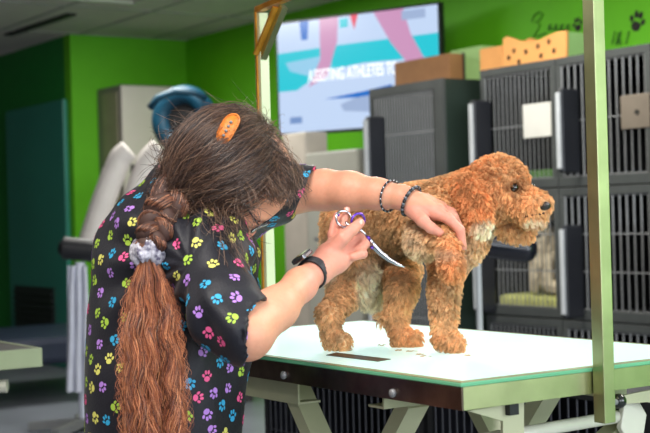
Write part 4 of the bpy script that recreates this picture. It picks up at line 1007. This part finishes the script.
# loose fringe, temple and nape wisps
def wisps(n, starts, ends, amp, rad=.0003, k=14, spread=.012, pal=hb, sp2=.02, parent=None):
    S_ = np.array([starts[i % len(starts)] for i in range(n)])+RNG.normal(0, spread, (n, 3)); E_ = np.array([ends[i % len(ends)] for i in range(n)])+RNG.normal(0, sp2, (n, 3))
    t = np.linspace(0, 1, k); ph = RNG.uniform(0, 6.28, (n, 3)); f_ = RNG.uniform(4, 11, (n, 1)); P = S_[:, None]*(1-t[None, :, None])+E_[:, None]*t[None, :, None]
    out_ = RNG.uniform(0, 1, (n, 1, 1))*np.sin(PI*t)[None, :, None]*(norm(S_-HD)*.018)[:, None]
    P = P+out_
    for a_ in range(3): P[:, :, a_] += amp*np.sin(ph[:, a_:a_+1]+f_*t[None])*t[None]**.7
    r = np.full((n, k), rad); r[:, -1] *= .3
    return curves_obj('loose_hair', P, r, mixc(pal, n, (.15, .4, .35, .1)), hairm, parent or pr)
hs = [hit(hB, x_, y_)[0] for x_, y_ in ((276, 160), (272, 172), (270, 150), (264, 180))]
wisps(520, hs, [at(294, 194, 2.27), at(286, 199, 2.26), at(299, 183, 2.29), at(277, 199, 2.24)], .0032, sp2=.009, spread=.010)
wisps(60, [hit(hB, 240, 180)[0], hit(hB, 225, 185)[0]], [at(262, 212, 2.22), at(245, 225, 2.21), at(235, 215, 2.2)], .006)
wisps(80, [hit(hB, 218, 190)[0], hit(hB, 208, 190)[0]], [at(238, 262, 2.16), at(228, 240, 2.18), at(246, 275, 2.15), at(215, 232, 2.18)], .007, sp2=.016)
wisps(420, [hit(hB, x_, y_)[0] for x_, y_ in ((195, 150), (190, 170), (200, 190), (210, 140))], [at(165, 185, 2.30), at(168, 150, 2.33), at(185, 215, 2.24), at(178, 135, 2.36)], .007)
wisps(90, [H(-.03, .01, .095), H(.03, .02, .09), H(-.07, 0, .06)], [at(205, 109, 2.33), at(262, 124, 2.3), at(182, 124, 2.35), at(240, 110, 2.32)], .006, rad=.00022)

# braid: three plaited locks lying on the back
def surfD(x, y, off):                                  # point on the scrub top seen at a pixel, lifted towards the viewer
    h_ = gB.ray_cast(Vector(CAM), Vector(at(x, y, 1)-CAM).normalized()); d_ = (np.array(h_[0])-CAM)@FW if h_[0] is not None else 2.25
    return at(x, y, d_-off)
cl = [(176, 186), (168, 203), (160, 218), (155, 231), (151, 243), (149, 250)]
C_ = np.array([surfD(x, y, .030) for x, y in cl]); C_[0] = at(182, 182, 2.29)
tt = np.linspace(0, 1, 40); ci_ = np.linspace(0, 1, len(C_)); CL = np.stack([np.interp(tt, ci_, C_[:, a_]) for a_ in range(3)], 1)
for _ in range(5): CL[1:-1] = (CL[:-2]+2*CL[1:-1]+CL[2:])/4
T_ = norm(np.gradient(CL, axis=0)); Nn = norm(-FW[None]-T_*(-(T_@FW))[:, None]); Sd = np.cross(T_, Nn)
bmesh_ = MB(); bst = []
for q in range(3):
    a_ = tt*2*PI*1.75+q*2*PI/3; wd_ = (.019-.007*tt**2); L_ = CL+Sd*(np.sin(a_)*wd_)[:, None]+Nn*(np.sin(2*a_)*.009)[:, None]
    rad_ = .0165-.005*tt; bmesh_.tube(L_, rad_, 12)
    for s_ in range(260):
        th = RNG.uniform(0, 6.28); tw = RNG.uniform(-.6, .6); rr_ = rad_*RNG.uniform(.95, 1.12)
        bst.append((L_+Sd*(np.cos(th+tw*tt*3)*rr_)[:, None]+Nn*(np.sin(th+tw*tt*3)*rr_)[:, None])[::2]+RNG.normal(0, .0006, (20, 3)))
braid = bmesh_.build('braid', mat('braid_core', (66, 42, 34), .7), pr, smooth=True)
curves_obj('braid_strands', np.array(bst), np.full((len(bst), 20), .0005), mixc([lin((84, 52, 40)), lin((122, 78, 58)), lin((160, 110, 82)), lin((58, 38, 32))], len(bst)), hairm, braid)
# scrunchie
sc0 = surfD(148, 252, .036); sax = norm(surfD(149, 262, .03)-surfD(150, 242, .03)); mb = MB(); s1_ = norm(np.cross(sax, FW)); s2_ = np.cross(sax, s1_)
n_, k_ = 64, 14; V = []
for i in range(n_):
    t = 2*PI*i/n_; rd = s1_*math.cos(t)+s2_*math.sin(t)
    for j in range(k_):
        u_ = 2*PI*j/k_; r_ = .0130+.0022*math.sin(7*t+2.5*math.sin(u_)+1.3*math.sin(2*t))+.0012*math.sin(13*t+u_); V.append(sc0+rd*(.0150+r_*math.cos(u_))+sax*(r_*1.55*math.sin(u_)+.003*math.sin(3*t)))
mb.add(V, [(i*k_+j, ((i+1) % n_)*k_+j, ((i+1) % n_)*k_+(j+1) % k_, i*k_+(j+1) % k_) for i in range(n_) for j in range(k_)])
mb.build('scrunchie', mat('satin_print', (196, 194, 204), .35, rgb2=(70, 64, 88), scale=110, sheen=.3), pr, smooth=True)
# long wavy tail
cl = [(148, 259), (149, 278), (150, 310), (152, 350), (154, 395), (155, 440), (156, 470)]
wpx = [8, 18, 24, 27, 29, 29, 20]
C_ = np.array([surfD(x, y, .034) for x, y in cl[:5]]+[at(155, 440, 2.18), at(157, 470, 2.18)])
k = 44; tt = np.linspace(0, 1, k); yy = np.array([c_[1] for c_ in cl]); ci_ = (yy-yy[0])/(yy[-1]-yy[0])
CL = np.stack([np.interp(tt, ci_, C_[:, a_]) for a_ in range(3)], 1); Wd = np.interp(tt, ci_, np.array(wpx)/F_PX*2.2)
for _ in range(6): CL[1:-1] = (CL[:-2]+2*CL[1:-1]+CL[2:])/4; Wd[1:-1] = (Wd[:-2]+2*Wd[1:-1]+Wd[2:])/4
T_ = norm(np.gradient(CL, axis=0)); Nn = norm(-FW[None]-T_*(-(T_@FW))[:, None]); Sd = np.cross(T_, Nn)
n = 5200; cl_n = 130
cu_, cv_ = RNG.uniform(-1, 1, cl_n), RNG.uniform(-1, 1, cl_n); cid = RNG.integers(0, cl_n, n)
u = cu_[cid]+RNG.normal(0, .07, n); v = cv_[cid]+RNG.normal(0, .12, n); s_ = np.maximum(1, np.sqrt(u*u*.98+v*v*.5)); u /= s_; v /= s_
ph = (cid*2.4) % 6.28+RNG.normal(0, .35, n); ph2 = (cid*1.7) % 6.28+RNG.normal(0, .35, n); fq = 3.6+2.2*((cid*.618) % 1)+RNG.normal(0, .2, n)
end = RNG.uniform(.82, 1.0, n); P = np.zeros((n, k, 3))
for j in range(k):
    te = tt[j]*end; jj = te*(k-1); i0 = np.minimum(jj.astype(int), k-2); fr = (jj-i0)[:, None]
    c = CL[i0]*(1-fr)+CL[i0+1]*fr; w_ = Wd[i0]*(1-fr[:, 0])+Wd[i0+1]*fr[:, 0]; sd_ = Sd[i0]; nn2 = Nn[i0]
    am = .0042*np.minimum(1, te*5)*(.6+.8*te)
    P[:, j] = c+sd_*(u*w_+am*np.sin(ph+fq*6.28*te))[:, None]+nn2*(v*np.minimum(w_*.5, .024)+am*.6*np.cos(ph2+fq*6.28*te))[:, None]
cc_ = mixc(tb_, n, (.25, .42, .2, .13))*(.6+.6*((cid*.37) % 1))[:, None]
r = np.full((n, k), .00042); r[:, -1] *= .3
curves_obj('ponytail', P, r, cc_, hairm, pr)
# flyaways around the tail
m_ = 260; uu = RNG.choice([-1, 1], m_)*RNG.uniform(.9, 1.25, m_); P = np.zeros((m_, 20, 3)); t0 = RNG.uniform(.05, .8, m_); ph = RNG.uniform(0, 6.28, m_)
for j in range(20):
    te = np.minimum(.98, t0+.2*j/19); jj = te*(k-1); i0 = np.minimum(jj.astype(int), k-2); P[:, j] = CL[i0]+(CL[i0+1]-CL[i0])*(jj-i0)[:, None]+Sd[i0]*(uu*Wd[i0]*(.9+.15*j/19)+.004*np.sin(ph+j*.7))[:, None]+Nn[i0]*.008
curves_obj('loose_hair', P, np.full((m_, 20), .00025), mixc(tb_, m_), hairm, pr)

# leather hair clip
cs = to_px(clipP[None])[0][0]
_m, _mn = hit(hB, 228, 133); _mn = norm(_mn*.55-FW*.45); _mp = _m+_mn*.021
def onpl(x_, y_): d_ = at(x_, y_, 1)-CAM; return CAM+d_*(((_mp-CAM)@_mn)/(d_@_mn))
ca, cb2 = onpl(221.5, 142), onpl(235.5, 117); cn_ = _mn; cl_ = norm(cb2-ca); cn_ = norm(cn_-cl_*(cn_@cl_)); cw_ = np.cross(cl_, cn_); L_ = np.linalg.norm(cb2-ca)
n_ = 40; outl = []
for i in range(n_):
    t = 2*PI*i/n_; x = math.cos(t); y = math.sin(t); x = math.copysign(abs(x)**.55, x); outl.append((x*.5*(L_+.010), y*.0128*(1-.08*math.cos(2*t))))
mid_ = (ca+cb2)/2; V = []
for lay, hh_ in ((0, 0), (1, .0032)):
    for (x, y) in outl: V.append(mid_+cl_*x+cw_*y+cn_*(hh_+.006*(1-(x/(.5*L_+.005))**2)))
V += [mid_+cn_*.0062, mid_+cn_*.0095]
for (x, y) in outl: pass
mb = MB(); mb.add(V, [(i, (i+1) % n_, n_+(i+1) % n_, n_+i) for i in range(n_)]+[(2*n_, (i+1) % n_, i) for i in range(n_)]+[(2*n_+1, n_+i, n_+(i+1) % n_) for i in range(n_)])
clip = mb.build('hair_clip', mat('orange_leather', (224, 126, 48), .4, var=.25, scale=120, bump=.3, bscale=260), pr, smooth=True)
mb = MB()
for i in range(n_):
    x, y = outl[i]; x *= .88; y *= .84; mb.ball(mid_+cl_*x+cw_*y+cn_*(.0036+.006*(1-(x/(.5*L_+.005))**2)), (.0007,)*3, 6, 4)
mb.build('stitching', mat('stitch', (120, 56, 24), .7), clip)
for f_ in (-.62, -.28, .08, .42):
    x = f_*.5*L_; c = mid_+cl_*x+cn_*(.0038+.006*(1-(x/(.5*L_+.005))**2)); MB().ball(c, (.0028,)*3, 12, 8).build('stud', M['bar'], clip, smooth=True)
